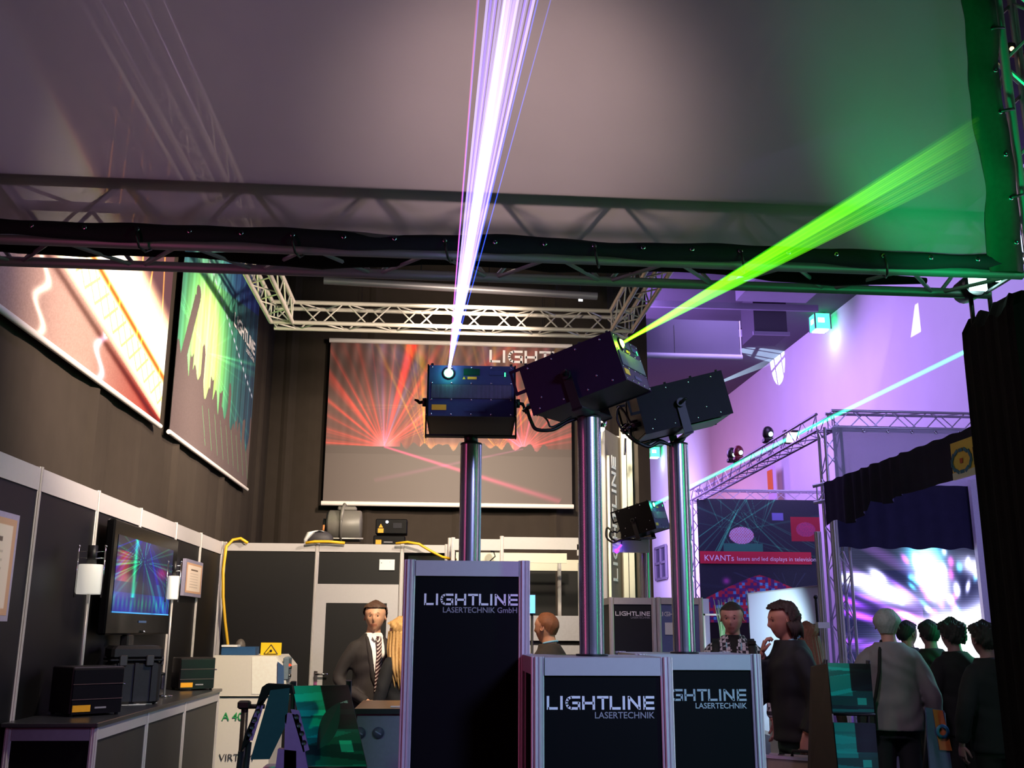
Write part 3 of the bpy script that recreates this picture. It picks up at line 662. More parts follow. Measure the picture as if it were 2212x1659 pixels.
t = thing('fogger_bundle', 'dark rounded bag with a white cloth over its left side', 'bag', c)
obj('bag_body', G().ell(c+Vector((.03, 0, .10)), (.15, .1, .10), 16, 10), M('bag_dark_grey', '#38343a', .6), t)
obj('white_cloth', G().loft([(c+Vector((-.13, -.03, .02)), .008, .03), (c+Vector((-.12, -.04, .09)), .025, .07), (c+Vector((-.06, -.05, .17)), .05, .07), (c+Vector((.02, -.05, .19)), .04, .05), (c+Vector((.07, -.05, .18)), .015, .03)], 10), WHT, t)
obj('nozzle', G().tube(c+Vector((.06, 0, .18)), c+Vector((.065, 0, .26)), .012), M('nozzle_orange', '#b0703c', .5), t)
for i, (px, py, lab) in enumerate(((835, 1170, 'small black laser unit lying on the cabin roof, lower of the two'), (840, 1136, 'black laser unit with display and lit white dot, on top of its twin'))):
    c = PY(px, py, 11.7); c.z = zt-.03+i*.19
    t = thing('laser_unit', lab, 'laser projector', c)
    obj('case', G().bev(c+Vector((.03, .1, .09)), (.36, .26, .17), .008), BLKS, t)
    obj('warning_label', G().box(c+Vector((-.09, -.033, .04 if i else .1)), (.065, .004, .05)), YEL, t)
    if i:
        obj('warning_triangle', G().add([c+Vector((-.115, -.034, .075)), c+Vector((-.065, -.034, .075)), c+Vector((-.09, -.034, .12))], [(0, 1, 2)]), YEL, t)
        obj('display', G().box(c+Vector((.10, -.033, .10)), (.10, .006, .06)), M('dim_lcd', '#2d2d33', .2), t)
        obj('status_light', G().ell(c+Vector((-.02, -.04, .14)), .016), M('led_white', '#e8f0ff', emit=6), t)
    else: obj('model_plate', G().box(c+Vector((.02, -.033, .10)), (.10, .004, .012)), LOGOG, t)
CY = M('yellow_cable', '#e6b21e', .45)
c = [PY(535, 1173, 11.1), PY(520, 1163, 11.1), PY(503, 1166, 11.08), PY(489, 1180, 11.04), PY(482, 1230, 11.0), PY(482, 1290, 11.0), PY(486, 1340, 11.0), PY(492, 1390, 11.0), PY(494, 1420, 11.0)]
solo('yellow_hose', G().path(c, .016, 8), CY, 'yellow hose dropping in a loop down the corner to the white machine', 'hose')
c = [PY(660, 1173, 11.08), PY(680, 1170, 11.08), PY(710, 1170, 11.08), PY(745, 1173, 11.08)]
solo('yellow_hose', G().path(c, .016, 8), CY, 'short yellow hose lying on the cabin rail below the blower', 'hose')
c = [PY(855, 1174, 11.06), PY(880, 1171, 11.03), PY(905, 1175, 11.0), PY(930, 1190, 11.0), PY(955, 1203, 11.0), PY(985, 1209, 11.1)]
solo('yellow_hose', G().path(c, .014, 8), CY, 'yellow hose sagging from the cabin rail towards the left laser mast', 'hose')
# ================================================================ front truss, scrim, pillar
YT = 4.5
def P2(x, y, Y=YT): return PY(x, y, Y)
zt1 = P2(1100, 430).z-.02; xl = -2.38; xr2 = PY(2146, 300, 4.44).x+.10; zc = zt1-.12
# slight downward run to the right follows the photograph
zL = P2(0, 386).z-.15; zR = P2(1793, 456).z-.15; slp = (zR-zL)/(P2(1793, 456).x-P2(0, 386).x)
zat = lambda x: zL+slp*(x-P2(0, 386).x)
truss('front_truss', 'big box truss across the front with the hanging scrim in front of it', (xl, YT+.15, zat(xl)), (xr2, YT+.15, zat(xr2)), size=.30, r=.026, rb=.0105, bay=.29, m=TRUD, group=None)
# scrim
SCR = M('scrim_gauze', '#8a8488', .9, var=.05, scale=3, spec=.1, trans=.035, thin=.62)
HEM = M('scrim_hem', '#14161f', .8, var=.2, spec=.25)
YS = YT-.06; t = thing('scrim', 'large grey gauze scrim with a dark eyeleted hem hung before the front truss', 'curtain', (0, YS, zat(0)-.17))
xs1 = P2(2146, 300, YS).x; zb = lambda x: zat(x)-.138
nx, nz_ = 90, 40; vs = []
for j in range(nz_+1):
    for i in range(nx+1):
        x = -2.58+(xs1+2.58)*i/nx; z0 = zb(x)+.03; z = z0+(6.4-z0)*j/nz_
        vs.append((x, YS+.012*sin(x*3)*math.exp(-(z-z0)*1.5)+.006*sin(x*9+z*4), z))
obj('gauze', G().add(vs, [(j*(nx+1)+i, j*(nx+1)+i+1, (j+1)*(nx+1)+i+1, (j+1)*(nx+1)+i) for j in range(nz_) for i in range(nx)], True), SCR, t)
def hem(pts, nrm_, hw, am):
    """folded band: slightly wavy edge, real thickness"""
    vs = []; n = len(pts)
    for i, (p, s_) in enumerate(pts):
        w_ = hw*(1+am*(.12*sin(i*.35)+.06*sin(i*.9)))
        for a, dd in ((-1, 0), (-.4, .012), (.4, .014), (1, 0), (1, -.008), (-1, -.008)):
            q = Vector(p)+Vector(s_)*a*w_/2+Vector(nrm_)*(dd*(1+.6*sin(i*.5+a*2))); vs.append(q)
    return G().add(vs, [(i*6+j, i*6+(j+1) % 6, (i+1)*6+(j+1) % 6, (i+1)*6+j) for i in range(n-1) for j in range(6)], True)
pts = [((x, YS-.01, zb(x)+.02+.006*sin(x*5)), (0, 0, 1)) for x in np.linspace(-2.58, xs1+.05, 110)]
obj('bottom_hem', hem(pts, (0, -1, 0), .082, 1), HEM, t)
HEMG = M('scrim_side_hem', '#20352b', .4, var=.25, spec=.5)  # green light on the side hem is mixed into its colour
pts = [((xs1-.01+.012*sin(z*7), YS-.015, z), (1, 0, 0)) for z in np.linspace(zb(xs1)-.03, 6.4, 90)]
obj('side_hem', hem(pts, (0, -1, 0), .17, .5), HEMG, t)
EY = M('eyelet_nickel', '#c9c9d0', .2, 1.)
gm_ = raw('eyelet', G().rev([(.006, -.004), (.011, -.004), (.012, 0), (.011, .004), (.006, .004)], 12, M3=Matrix.Rotation(pi/2, 3, 'X')), EY)
rm_ = raw('eyelet_backing', G().ell((0, 0, 0), (.006, .003, .006), 8, 6), BLK)
ties = []
for i in range(24):
    x = -2.35+i*.235
    if x > xs1-.05: break
    o = put('eyelet', gm_, t, Matrix.Translation((x, YS-.028, zb(x)+.025)))
    if i % 3 == 1:
        z = zb(x); obj('tie_cord', G().path([(x, YS-.035, z+.025), (x+.005, YS-.045, z-.02), (x+.015, YS-.02, z-.058), (x+.03, YS+.03, z-.062), (x+.04, YS+.08, z-.03)], .006), BLK, t)
for i in range(8):
    z = zb(xs1)+.12+i*.235; put('eyelet', gm_, t, Matrix.Translation((xs1+.035, YS-.03, z)))
    if i % 2: obj('tie_cord', G().path([(xs1+.035, YS-.035, z), (xs1+.08, YS-.03, z+.015), (xs1+.14, YS+.02, z+.05)], .008), BLK, t)
# a bundle of dark fabric lying in the truss
vs = [(x, YT+.17, zat(x)-.125+.012*sin(x*2.1)) for x in np.linspace(-2.2, 2.45, 30)]
solo('rolled_drape', G().path(vs, [.028+.014*sin(i*.8)+.004*sin(i*2.7) for i in range(30)], 10), CUR, 'long black rolled drape lying inside the front truss', 'drape')
# upright tower truss at the right, outside of the scrim
truss('tower_truss', 'upright silver truss rising at the right edge beside the green lit hem', (xs1+.27, YT+.12, 3.38), (xs1+.27, YT+.12, 7.0), upv=(0, 1, 0), size=.24, r=.0245, rb=.010, bay=.27, m=ALU)
# corner block and pillar sleeve
xp = PY(2066, 620, 4.86).x
vs = []; n = 46
per = [(xp, 4.38), (xp+.7, 4.38), (xp+.7, 4.86), (xp, 4.86)]
ring = []
for k in range(4):
    a, b = per[k], per[(k+1) % 4]
    for i in range(18): s_ = i/18; ring.append((a[0]+(b[0]-a[0])*s_, a[1]+(b[1]-a[1])*s_, k*18+i))
for z in (0, .8, 1.6, 2.4, 3.0, 3.12, 3.19):
    for x, y, i in ring:
        w_ = .016*sin(i*1.9)+.012*sin(i*.7+z*1.3)+.006*sin(z*9+i); cxp, cyp = xp+.35, 4.62
        k = 1 if z < 3.1 else (.99 if z < 3.15 else .9); w_ *= .5
        vs.append((cxp+(x-cxp)*k*(1+w_), cyp+(y-cyp)*k*(1+w_), z+(.02*sin(i*1.1) if z > 3 else 0)))
m_ = len(ring); fs = [(r_*m_+i, r_*m_+(i+1) % m_, (r_+1)*m_+(i+1) % m_, (r_+1)*m_+i) for r_ in range(6) for i in range(m_)]+[tuple(range(6*m_, 7*m_))]
solo('curtained_pillar', G().add(vs, fs, False), CUR, 'tall pillar wrapped in black cloth at the right edge of the picture', 'pillar')
c = PY(2112, 612, 4.75)
LIT = M('lamp_cyan_white_lit', '#c8fff2', .4, emit=7)
for (px, py, s_, lab) in ((2112, 612, .075, 'bright cyan-white lamp glowing on top of the black pillar, larger of the two'), (2152, 600, .04, 'small bright lamp glowing beside the larger one on the black pillar')):
    c = PY(px, py, 4.72); t = thing('spot_lamp', lab, 'lamp', c)
    q3 = Matrix.Rotation(-.5, 3, 'Z')
    obj('lens', G().bev(c, (s_*1.3, .02, s_*1.1), .012), LIT, t)
    obj('lamp_housing', G().rev([(s_*.8, 0), (s_*.9, .02), (s_*.8, .14), (s_*.4, .17), (0, .17)], 16, c+Vector((0, .015, 0)), Matrix.Rotation(-pi/2, 3, 'X')), BLK, t)
    obj('bracket', G().tube(c+Vector((0, .08, -s_*.8)), c+Vector((0, .08, -.12-s_)), .012), BLK, t)
c = PY(2190, 540, 4.75); t = thing('spot_lamp', 'frosted bright globe lamp inside the upright truss at the right edge', 'lamp', c)
obj('globe', G().ell(c, (.07, .07, .09), 14, 10), M('lamp_lilac_lit', '#cfd6ff', emit=1.6), t); obj('socket', G().tube(c+Vector((0, 0, .08)), c+Vector((0, 0, .16)), .03), BLK, t)
c = PY(2182, 105, 4.7); t = thing('rig_clamp', 'dark rig clamp with a warm bulb inside the upright truss', 'clamp', c)
obj('jaw', G().bev(c, (.05, .05, .06), .01), BLK, t); obj('bulb', G().ell(c+Vector((-.01, -.03, -.02)), .012), M('lamp_warm_lit', '#ffd9a0', emit=2.5), t)
a, b = PY(2134, 116, 4.9), PY(2212, 120, 4.9); solo('red_tube', G().tube(a, b+Vector((.3, 0, 0)), .014), M('red_rod', '#b01f38', .5), 'thin dark red rod crossing behind the upright truss', 'rod')

# ================================================================ plinths
def plinth(label, xl_, xr_, y0, y1, z1, logo_w, logo_cx, logo_z, sub, sub_w, fh=.062, pm=BLKP2, lm=LOGO, pr=.024, sz=1, paper=None, posts=(1, 1)):
    t = thing('display_plinth', label, 'plinth', ((xl_+xr_)/2, y0, 0))
    for x in (xl_+pr, xr_-pr):
        if x > (xl_+xr_)/2 and not posts[1]: continue
        for y in (y0+pr, y1-pr): obj('post', G().post(x, y, 0, z1+.003, pr, .25), ALUW, t)
    a, b = xl_+2*pr, xr_-2*pr
    for y in (y0+pr, y1-pr):
        obj('fascia_rail', G().bx(a, b, y-.017, y+.017, z1-fh, z1), FAS, t)
        obj('infill_panel', G().bx(a, b, y-.004, y+.004, .06, z1-fh), pm, t); obj('bottom_rail', G().bx(a, b, y-.015, y+.015, .01, .06), ALUW, t)
    for x in (xl_+pr, xr_-pr):
        obj('fascia_rail', G().bx(x-.017, x+.017, y0+2*pr, y1-2*pr, z1-fh, z1), FAS, t)
        obj('infill_panel', G().bx(x-.004, x+.004, y0+2*pr, y1-2*pr, .06, z1-fh), pm, t)
    obj('top_plate', G().bx(xl_+pr, xr_-pr, y0+pr, y1-pr, z1-.012, z1-.001), FAS, t)
    yy = y0+pr-.005
    o = Vector((logo_cx-logo_w/2, yy, logo_z))
    obj('logo', logo_geo(G(), o, (1, 0, 0), (0, 0, 1), logo_w, .001), lm, t)
    k = logo_w*.072; obj('small_lettering', text_geo(G(), sub, (logo_cx+logo_w/2, yy-.001, logo_z-k*1.05), (1, 0, 0), (0, 0, 1), k*1.12, align='RIGHT', bold=.012), LOGOG if lm is LOGO else lm, t)
    if paper: obj('paper_note', G().box(paper, (.075, .003, .10)), WHT, t)
    return t
def ppl(label, pxl, pxr, py, Y, dep, lg, sub, **k):
    a, b = PY(pxl, py, Y), PY(pxr, py, Y); l0, l1 = PY(*lg[0], Y+.02), PY(*lg[1], Y+.02)
    return plinth(label, a.x, b.x, Y, Y+dep, (a.z+b.z)/2, l1.x-l0.x, (l0.x+l1.x)/2, l0.z, sub, 0, **k), a, b
p1, a1, b1 = ppl('tallest black plinth with the full company lettering, carrying the left laser mast', 873, 1146, 1211, 4.15, .5, ((916, 1307), (1118, 1307)), 'LASERTECHNIK GmbH')
p2, a2, b2 = ppl('low front plinth right of the tallest one, lettering fully visible', 1148, 1455, 1421, 3.7, .5, ((1181, 1533), (1413, 1533)), 'LASERTECHNIK')
p3, a3, b3 = ppl('low plinth at the right whose first letters are hidden by its neighbour', 1372, 1646, 1414, 4.25, .5, ((1413, 1514), (1612, 1514)), 'LASERTECHNIK', pm=BLKP2, lm=M('teal_grey_logo', '#a9b4b6', .5))
g = G().bx(a2.x, b2.x, 4.21, 4.24, a2.z-.06, a2.z)
p4, a4, b4 = ppl('distant black plinth with pale lettering in front of the fourth laser mast', 1316, 1417, 1291, 8.6, .45, ((1329, 1330), (1404, 1330)), 'LASERTECHNIK', pr=.02, fh=.055, pm=BLKP)
p5, a5, b5 = ppl('distant plinth with a blue-lit front and a pinned paper note', 1418, 1519, 1291, 8.6, .45, ((1421, 1331), (1496, 1331)), 'LASERTECHNIK', pr=.02, fh=.055, pm=M('blue_lit_panel', '#5f6a9c', .5), paper=PY(1446, 1358, 8.61))  # blue light on the front is put into the panel colour

# ================================================================ masts and laser projectors
SCRW = M('zinc_screw', '#d0ccd4', .25, 1.)
_scr = raw('screw', G().ell((0, 0, 0), (.0045, .002, .0045), 8, 4), SCRW)
FACE = M('blue_black_face', '#29325c', .45, .1, var=.15)
def round_post(x, y, z0, z1, r):
    vs = []; pr = []
    for k in range(8):
        for t in range(10): a_ = 2*pi*(k+t/10)/8+pi/8; q = .90 if t == 0 else 1; pr.append((cos(a_)*r*q, sin(a_)*r*q)); 
        pr.append((cos(2*pi*(k+.985)/8+pi/8)*r, sin(2*pi*(k+.985)/8+pi/8)*r))
    n = len(pr); vs = [(x+p, y+q, z0) for p, q in pr]+[(x+p, y+q, z1) for p, q in pr]; g = G()
    g.add(vs, [(i, (i+1) % n, n+(i+1) % n, n+i) for i in range(n)], False); g.add([], [tuple(range(n-1, -1, -1)), tuple(range(n, 2*n))]) if 0 else None
    return g
def mast(label, px, Y, z0, py, r=.048, z1=None):
    c = PY(px, py, Y); z1 = z1 or c.z
    t = thing('laser_mast', label, 'mast', (c.x, Y, z0))
    obj('fluted_column', round_post(c.x, Y, z0, z1, r), MAST, t)
    obj('top_cap', G().rev([(0, z1), (r*1.02, z1), (r*1.02, z1+.008), (0, z1+.008)], 24, (c.x, Y, 0)), BLK, t)
    obj('foot_flange', G().rev([(0, z0), (r*1.3, z0), (r*1.3, z0+.008), (0, z0+.008)], 24, (c.x, Y, 0)), BLK, t)
    return t, Vector((c.x, Y, z1+.008))
def projector(label, c, f, L=.38, W=.37, H=.205, sidem=BLKS, facem=FACE, lit='#ffffff', em=12, yoke_base=None, detail=True, roll=0):
    """laser projector: local x = width, y = beam direction, z = up"""
    f = Vector(f).normalized(); x = f.cross(Vector((0, 0, 1))).normalized(); z = x.cross(f); x, z = x*cos(R(roll))+z*sin(R(roll)), z*cos(R(roll))-x*sin(R(roll))
    Mw = Matrix(((x.x, f.x, z.x, c[0]), (x.y, f.y, z.y, c[1]), (x.z, f.z, z.z, c[2]), (0, 0, 0, 1)))
    t = thing('laser_projector', label, 'laser projector', Mw=Mw)
    O = lambda n, g, m, par=t, **k: obj(n, g, m, par, local=True, **k)
    O('housing', G().bx(-W/2+.006, W/2-.006, -L/2, L/2-.006, -H/2+.004, H/2-.004), BLK)
    for s_ in (-1, 1):   # side plates reach past the back and carry a handle slot
        y0, y1 = -L/2-.05, L/2; h = H/2; px = s_*(W/2-.003)
        poly = [(y0, h-.012), (y0+.05, h), (y1, h), (y1, -h), (y0+.045, -h), (y0+.045, h-.10), (y0+.012, h-.085)]
        g = G()
        for (ya, yb, za, zb_) in ((y0+.045, y1, -h, h), (y0, y0+.010, h-.10, h-.008), (y0, y0+.05, h-.012, h), (y0, y0+.05, h-.105, h-.092)): g.bx(px-.003, px+.003, ya, yb, za, zb_)
        sp_ = O('side_plate', g, sidem)
        if detail:
            for i in range(4):
                for j in (0, 1): put('screw', _scr, sp_, Mw @ Matrix.Translation((px+s_*.004, -L/2+.03+i*.105, -H/2+.018+j*(H-.036))) @ Matrix.Rotation(pi/2, 4, 'Z'))
            for i in range(3): put('screw', _scr, sp_, Mw @ Matrix.Translation((px+s_*.004, -L/2+.05+i*.12, -.045+.06*(i % 2))) @ Matrix.Rotation(pi/2, 4, 'Z'))
    for i in range(4):   # four feet along each top edge
        for s_ in (-1, 1): O('foot', G().tube((s_*(W/2-.02), -L/2+.02+i*(L-.04)/3, H/2), (s_*(W/2-.02), -L/2+.02+i*(L-.04)/3, H/2+.010), .006), RUB)
    fy = L/2; fp = O('front_plate', G().bx(-W/2+.008, W/2-.008, fy-.006, fy, -H/2+.004, H/2-.004), facem)
    g = G()
    for i in range(62): xx = -W/2+.022+i*(W-.044)/61; g.box((xx, fy+.002, -.004), (.0022, .004, .060))
    if detail: O('cooling_fins', g, M('fin_grey_blue', '#8b86a0', .4, .5), kind='stuff'); O('grille_recess', G().bx(-W/2+.018, W/2-.018, fy, fy+.0012, -.036, .028), BLK)
    for a in (-H/2+.012, -.040, .034, H/2-.012):
        for i in range(5):
            if detail: put('screw', _scr, fp, Mw @ Matrix.Translation((-W/2+.02+i*(W-.04)/4, fy+.001, a)))
    ap = Vector((W/2-.092, fy, H/2-.040))
    O('aperture_frame', G().rev([(.022, 0), (.026, .003), (.026, .006), (.018, .006), (.017, 0)], 20, ap, Matrix.Rotation(-pi/2, 3, 'X')), BLK)
    O('aperture_glow', G().ell(ap+Vector((0, .006, 0)), (.018, .009, .018), 16, 10), M('aperture_'+lit[1:], lit, emit=em))
    O('control_display', G().bx(-.035, .035, fy, fy+.003, H/2-.048, H/2-.018), M('lcd_green_dark', '#0f3a2a', .2, emit=.1))
    O('key_plate', G().bx(-W/2+.035, -W/2+.115, fy, fy+.003, H/2-.046, H/2-.026), M('plate_blue', '#303a66', .35))
    O('led_digit', G().bx(-W/2+.045, -W/2+.050, fy+.003, fy+.0045, H/2-.052, H/2-.034), M('led_green', '#3dff8a', emit=3))
    O('warning_label', G().bx(-.022, .018, fy, fy+.002, H/2-.066, H/2-.054).add([(.04, fy+.002, H/2-.066), (.026, fy+.002, H/2-.066), (.033, fy+.002, H/2-.054)], [(0, 1, 2)]), YEL)
    O('warning_label', G().bx(W/2-.085, W/2-.022, fy, fy+.002, -H/2+.030, -H/2+.054), YEL)
    O('name_plate', G().bx(-.06, .03, fy, fy+.002, -H/2+.026, -H/2+.040), M('plate_blue', '#303a66', .35))
    # yoke
    yk = G(); zb_ = -H/2-.035; 
    for s_ in (-1, 1): yk.box((s_*(W/2+.010), -.02, (zb_+.0)/2), (.006, .038, abs(zb_)+.02))
    yk.box((0, -.02, zb_-.003), (W+.026, .045, .007)); O('yoke', yk, BLK)
    for s_ in (-1, 1):
        O('tilt_knob', G().tube((s_*(W/2+.010), -.02, 0), (s_*(W/2+.028), -.02, 0), .020, 14), BLK)
        O('locking_lever', G().path([(s_*(W/2+.02), -.02, .002), (s_*(W/2+.042), -.02, -.002), (s_*(W/2+.050), -.01, -.03 if s_ < 0 else .004), (s_*(W/2+(.056 if s_ < 0 else .062)), .0, -.05 if s_ < 0 else .006)], [.008, .008, .007, .005]), BLK)
    if yoke_base is not None:
        q = Mw.inverted() @ Vector(yoke_base)
        O('base_bracket', G().loft([(Vector((0, -.02, zb_)), .03, .03), (q+Vector((0, 0, .0)), .032, .032)], 10), BLK)
    # rear panel with plugs and cables
    bx_ = O('rear_panel', G().bx(-W/2+.012, W/2-.012, -L/2-.004, -L/2, -H/2+.01, H/2-.01), BLKS)
    for i, xx in enumerate((-.11, -.05, .03, .10)):
        O('plug', G().tube((xx, -L/2, -.02-.02*(i % 2)), (xx, -L/2-.045, -.02-.02*(i % 2)), .012, 10).tube((xx, -L/2-.045, -.02-.02*(i % 2)), (xx, -L/2-.07, -.03-.02*(i % 2)), .006, 8), BLK)
    t['label'] = label
    return t, Mw
def cable(pts, label, r=.006, m=CAB):
    ps = [Vector(p) for p in pts]; out = []
    for i in range(len(ps)-1):      # Catmull-Rom through the given points
        p0_, p1_, p2_, p3_ = ps[max(i-1, 0)], ps[i], ps[i+1], ps[min(i+2, len(ps)-1)]
        for k in range(6): tt = k/6; out.append(.5*((2*p1_)+(p2_-p0_)*tt+(2*p0_-5*p1_+4*p2_-p3_)*tt*tt+(3*p1_-p0_-3*p2_+p3_)*tt**3))
    out.append(ps[-1]); return solo('cable', G().path(out, r, 6), m, label, 'cable')
t1, m1 = mast('thick fluted silver mast standing behind the tallest plinth', 1018, 4.45, a1.z, 962)
t2, m2 = mast('thick fluted silver mast between the two nearest plinths, second from the left', 1272, 3.98, a2.z, 905)
t3, m3 = mast('fluted silver mast on the right low plinth under the third laser', 1463, 4.5, a3.z, 962)
t4, m4 = mast('distant fluted mast carrying the small fourth laser', 1391, 9.2, 0, 1163, r=.05)
c = PY(1018, 868, 4.42); pr1, M1 = projector('laser projector facing the viewer, its white and violet fan shooting upwards', c+Vector((0, 0, 0)), (-.03, -1, .03), lit='#dffff2', em=20, yoke_base=m1, W=.385, H=.235)
def dirn(yw, pt): return Vector((cos(R(pt))*cos(R(yw)), cos(R(pt))*sin(R(yw)), sin(R(pt))))
pr2, M2 = projector('laser projector tilted up to the right with a yellow-green fan', (.59, 3.93, 2.591), dirn(-28.6, 15.7), lit='#eaff60', em=20, yoke_base=m2, sidem=M('plum_black_side', '#22142a', .5, .0, var=.15, spec=.2), L=.397, W=.366, H=.206, facem=M('dark_face', '#14141a', .4), roll=-5.3)
pr3, M3_ = projector('laser projector seen from behind and below on the right low plinth', (1.10, 4.5, 2.608), dirn(-4.8, 14), lit='#ffffff', em=4, yoke_base=m3, L=.40, W=.368, H=.202, roll=-3.5)
pr4, M4 = projector('small distant laser projector with a green beam, above the far plinth', (1.826, 8.9, 2.564), dirn(-34.1, 13.6), lit='#5dffa6', em=14, yoke_base=m4, L=.327, W=.369, H=.256, roll=-5.3)
obj('underside_sheet', G().bx(-.15, .15, -.02, .17, -.107, -.1035), M('pale_underside', '#b9b6c6', .5), pr3, local=True)
def loc(Mw, x, y, z): return Mw @ Vector((x, y, z))
k2 = M2; k3 = M3_
cable([loc(k2, .10, -.25, -.05), PY(1148, 912, 4.0), PY(1160, 928, 4.0), PY(1195, 928, 4.0), PY(1225, 912, 4.0), PY(1245, 905, 4.0)], 'thick black cable looping under the tilted second laser', .008)
cable([loc(k2, .03, -.25, -.03), PY(1180, 905, 3.98), PY(1190, 922, 3.98), PY(1215, 912, 3.98), PY(1235, 900, 3.98)], 'thin black cable curled inside the loop below the second laser', .004)
cable([loc(k3, .10, -.24, -.05), PY(1340, 880, 4.5), PY(1333, 905, 4.5), PY(1350, 935, 4.5), PY(1385, 960, 4.5), PY(1420, 950, 4.5), PY(1440, 957, 4.5)], 'black cable hanging from the back of the third laser', .006)
cable([loc(k3, .03, -.24, -.04), PY(1365, 945, 4.45), PY(1400, 965, 4.45), PY(1425, 955, 4.45), PY(1450, 962, 4.45)], 'black cable bunched at the top of the third mast', .008)
cable([loc(k3, -.05, -.24, -.03), PY(1352, 872, 4.6), PY(1360, 862, 4.6), PY(1372, 880, 4.55)], 'short stiff cable sticking up behind the third laser', .005)
for i, (dx, lab) in enumerate(((0, 'long thin cable drooping behind the small fourth laser'), (8, 'second thin cable drooping behind the small fourth laser, nearer its mast'))):
    cable([loc(M4, .10-.1*i, -.27, -.04), PY(1312+dx, 1140+dx, 9), PY(1310+dx, 1160, 9), PY(1325+dx, 1172-dx*.4, 9), PY(1345+dx, 1165, 8.95), PY(1385, 1166, 8.9)], lab, .009)
a = PY(1332, 1190, 9.0)
t = thing('ultraviolet_lamp', 'tiny glowing violet light dangling below the fourth laser', 'lamp', a)
obj('lit_tip', G().ell(a, .022, 10, 8).tube(a, a+Vector((.045, 0, .055)), .010), M('uv_lit', '#5a20ff', emit=9), t); obj('lead', G().tube(a+Vector((.045, 0, .055)), a+Vector((.05, 0, .22)), .005), CAB, t)
# colour spill of the apertures onto their housings
light('POINT', 'aperture_spill', M1 @ Vector((.385/2-.092, .38/2+.03, .235/2-.04)), (0, 0, 0), .55, (.1, 1, .65), .012)
light('POINT', 'aperture_spill', M2 @ Vector(((.366/2-.092), .397/2+.03, .206/2-.04)), (0, 0, 0), .7, (.35, 1, .02), .012)
light('POINT', 'aperture_spill', M4 @ Vector((.369/2-.092, .327/2+.04, .256/2-.04)), (0, 0, 0), .8, (.05, 1, .45), .02)

# ================================================================ laser beams
ap1 = M1 @ Vector((.385/2-.092, .38/2+.008, .235/2-.04))
t = thing('laser_beam', 'white and violet fan of laser rays rising from the left projector', 'laser beam', ap1)
bw = beam_mat('beam_white_violet', '#c4b2ff', 1.0); bv = beam_mat('beam_violet', '#8a6cff', 1.0); bp_ = beam_mat('beam_pink', '#ff6ae0', 1.0); bb = beam_mat('beam_blue', '#3a5cff', 1.0)
YE = 3.1
def bend(px, py=-60): return PY(px, py, YE)
beam('core_ray', t, ap1, bend(1114), .006, .034, bw, 2.6, .16, n=10, pw=.55)
beam('core_ray', t, ap1, bend(1104), .004, .012, bw, 2.2, .16, n=8, pw=.6)
rr = random.Random(3)
for i, px in enumerate((1061, 1068, 1074, 1082, 1090, 1097, 1106, 1113, 1121, 1129, 1138, 1146, 1153, 1160, 1166)):
    beam('ray', t, ap1, bend(px+rr.uniform(-3, 3)), .0028, .0052, (bw, bv, bw, bv, bw)[i % 5], 1.0, rr.uniform(.16, .5), pw=.6)
beam('ray', t, ap1, bend(1036), .002, .0028, bp_, .9, .12, pw=.5); beam('ray', t, ap1, bend(1039), .002, .0025, bv, .6, .3, pw=.6)
beam('ray', t, ap1, bend(1206), .002, .0024, bb, 1.2, .16, pw=.5); beam('ray', t, ap1, bend(1176), .002, .003, bb, .8, .3)
ap2 = M2 @ Vector((.366/2-.092, .397/2+.008, .206/2-.04))
t = thing('laser_beam', 'yellow-green fan of rays crossing the scrim to its right hem', 'laser beam', ap2)
by = beam_mat('beam_lime', '#74f512', 1.0); bg = beam_mat('beam_green', '#2dd010', 1.0)
for i in range(17):
    k = i/16; e = PY(2112, 250+k*105, YS-.03); f = .9-.75*k
    beam('ray', t, ap2, e, .0025, .012, by if i % 3 else bg, .75, .004+.012*(1-k)*(i % 2), pw=.42)
beam('core_ray', t, ap2, PY(2105, 285, YS-.04), .006, .045, by, 1.25, .0, n=10, pw=.36)
ap4 = M4 @ Vector((.369/2-.092, .327/2+.008, .256/2-.04))
t = thing('laser_beam', 'straight turquoise green beam running from the small projector behind the black pillar', 'laser beam', ap4)
bt = beam_mat('beam_turquoise', '#22ffaa', 1.0); bc = beam_mat('beam_aqua', '#2effbe', 1.0)
a, b = PY(1422, 1096, 8.55), PY(2200, 703, 5.6)
beam('core_ray', t, ap4, b, .0075, .009, bc, 1.15, 1.15, n=8); beam('halo_ray', t, ap4, b, .016, .0165, bt, .28, .25, n=8)
ap3 = M3_ @ Vector((.368/2-.092, .40/2+.008, .202/2-.04))
t = thing('laser_beam', 'faint pale beam from the third projector towards the bright patch on the wall', 'laser beam', ap3)
beam('ray', t, ap3, onwall(1672, 778, .2), .006, .10, beam_mat('beam_pale', '#bfe0ff', 1.0), .35, .02, n=8, pw=.4)
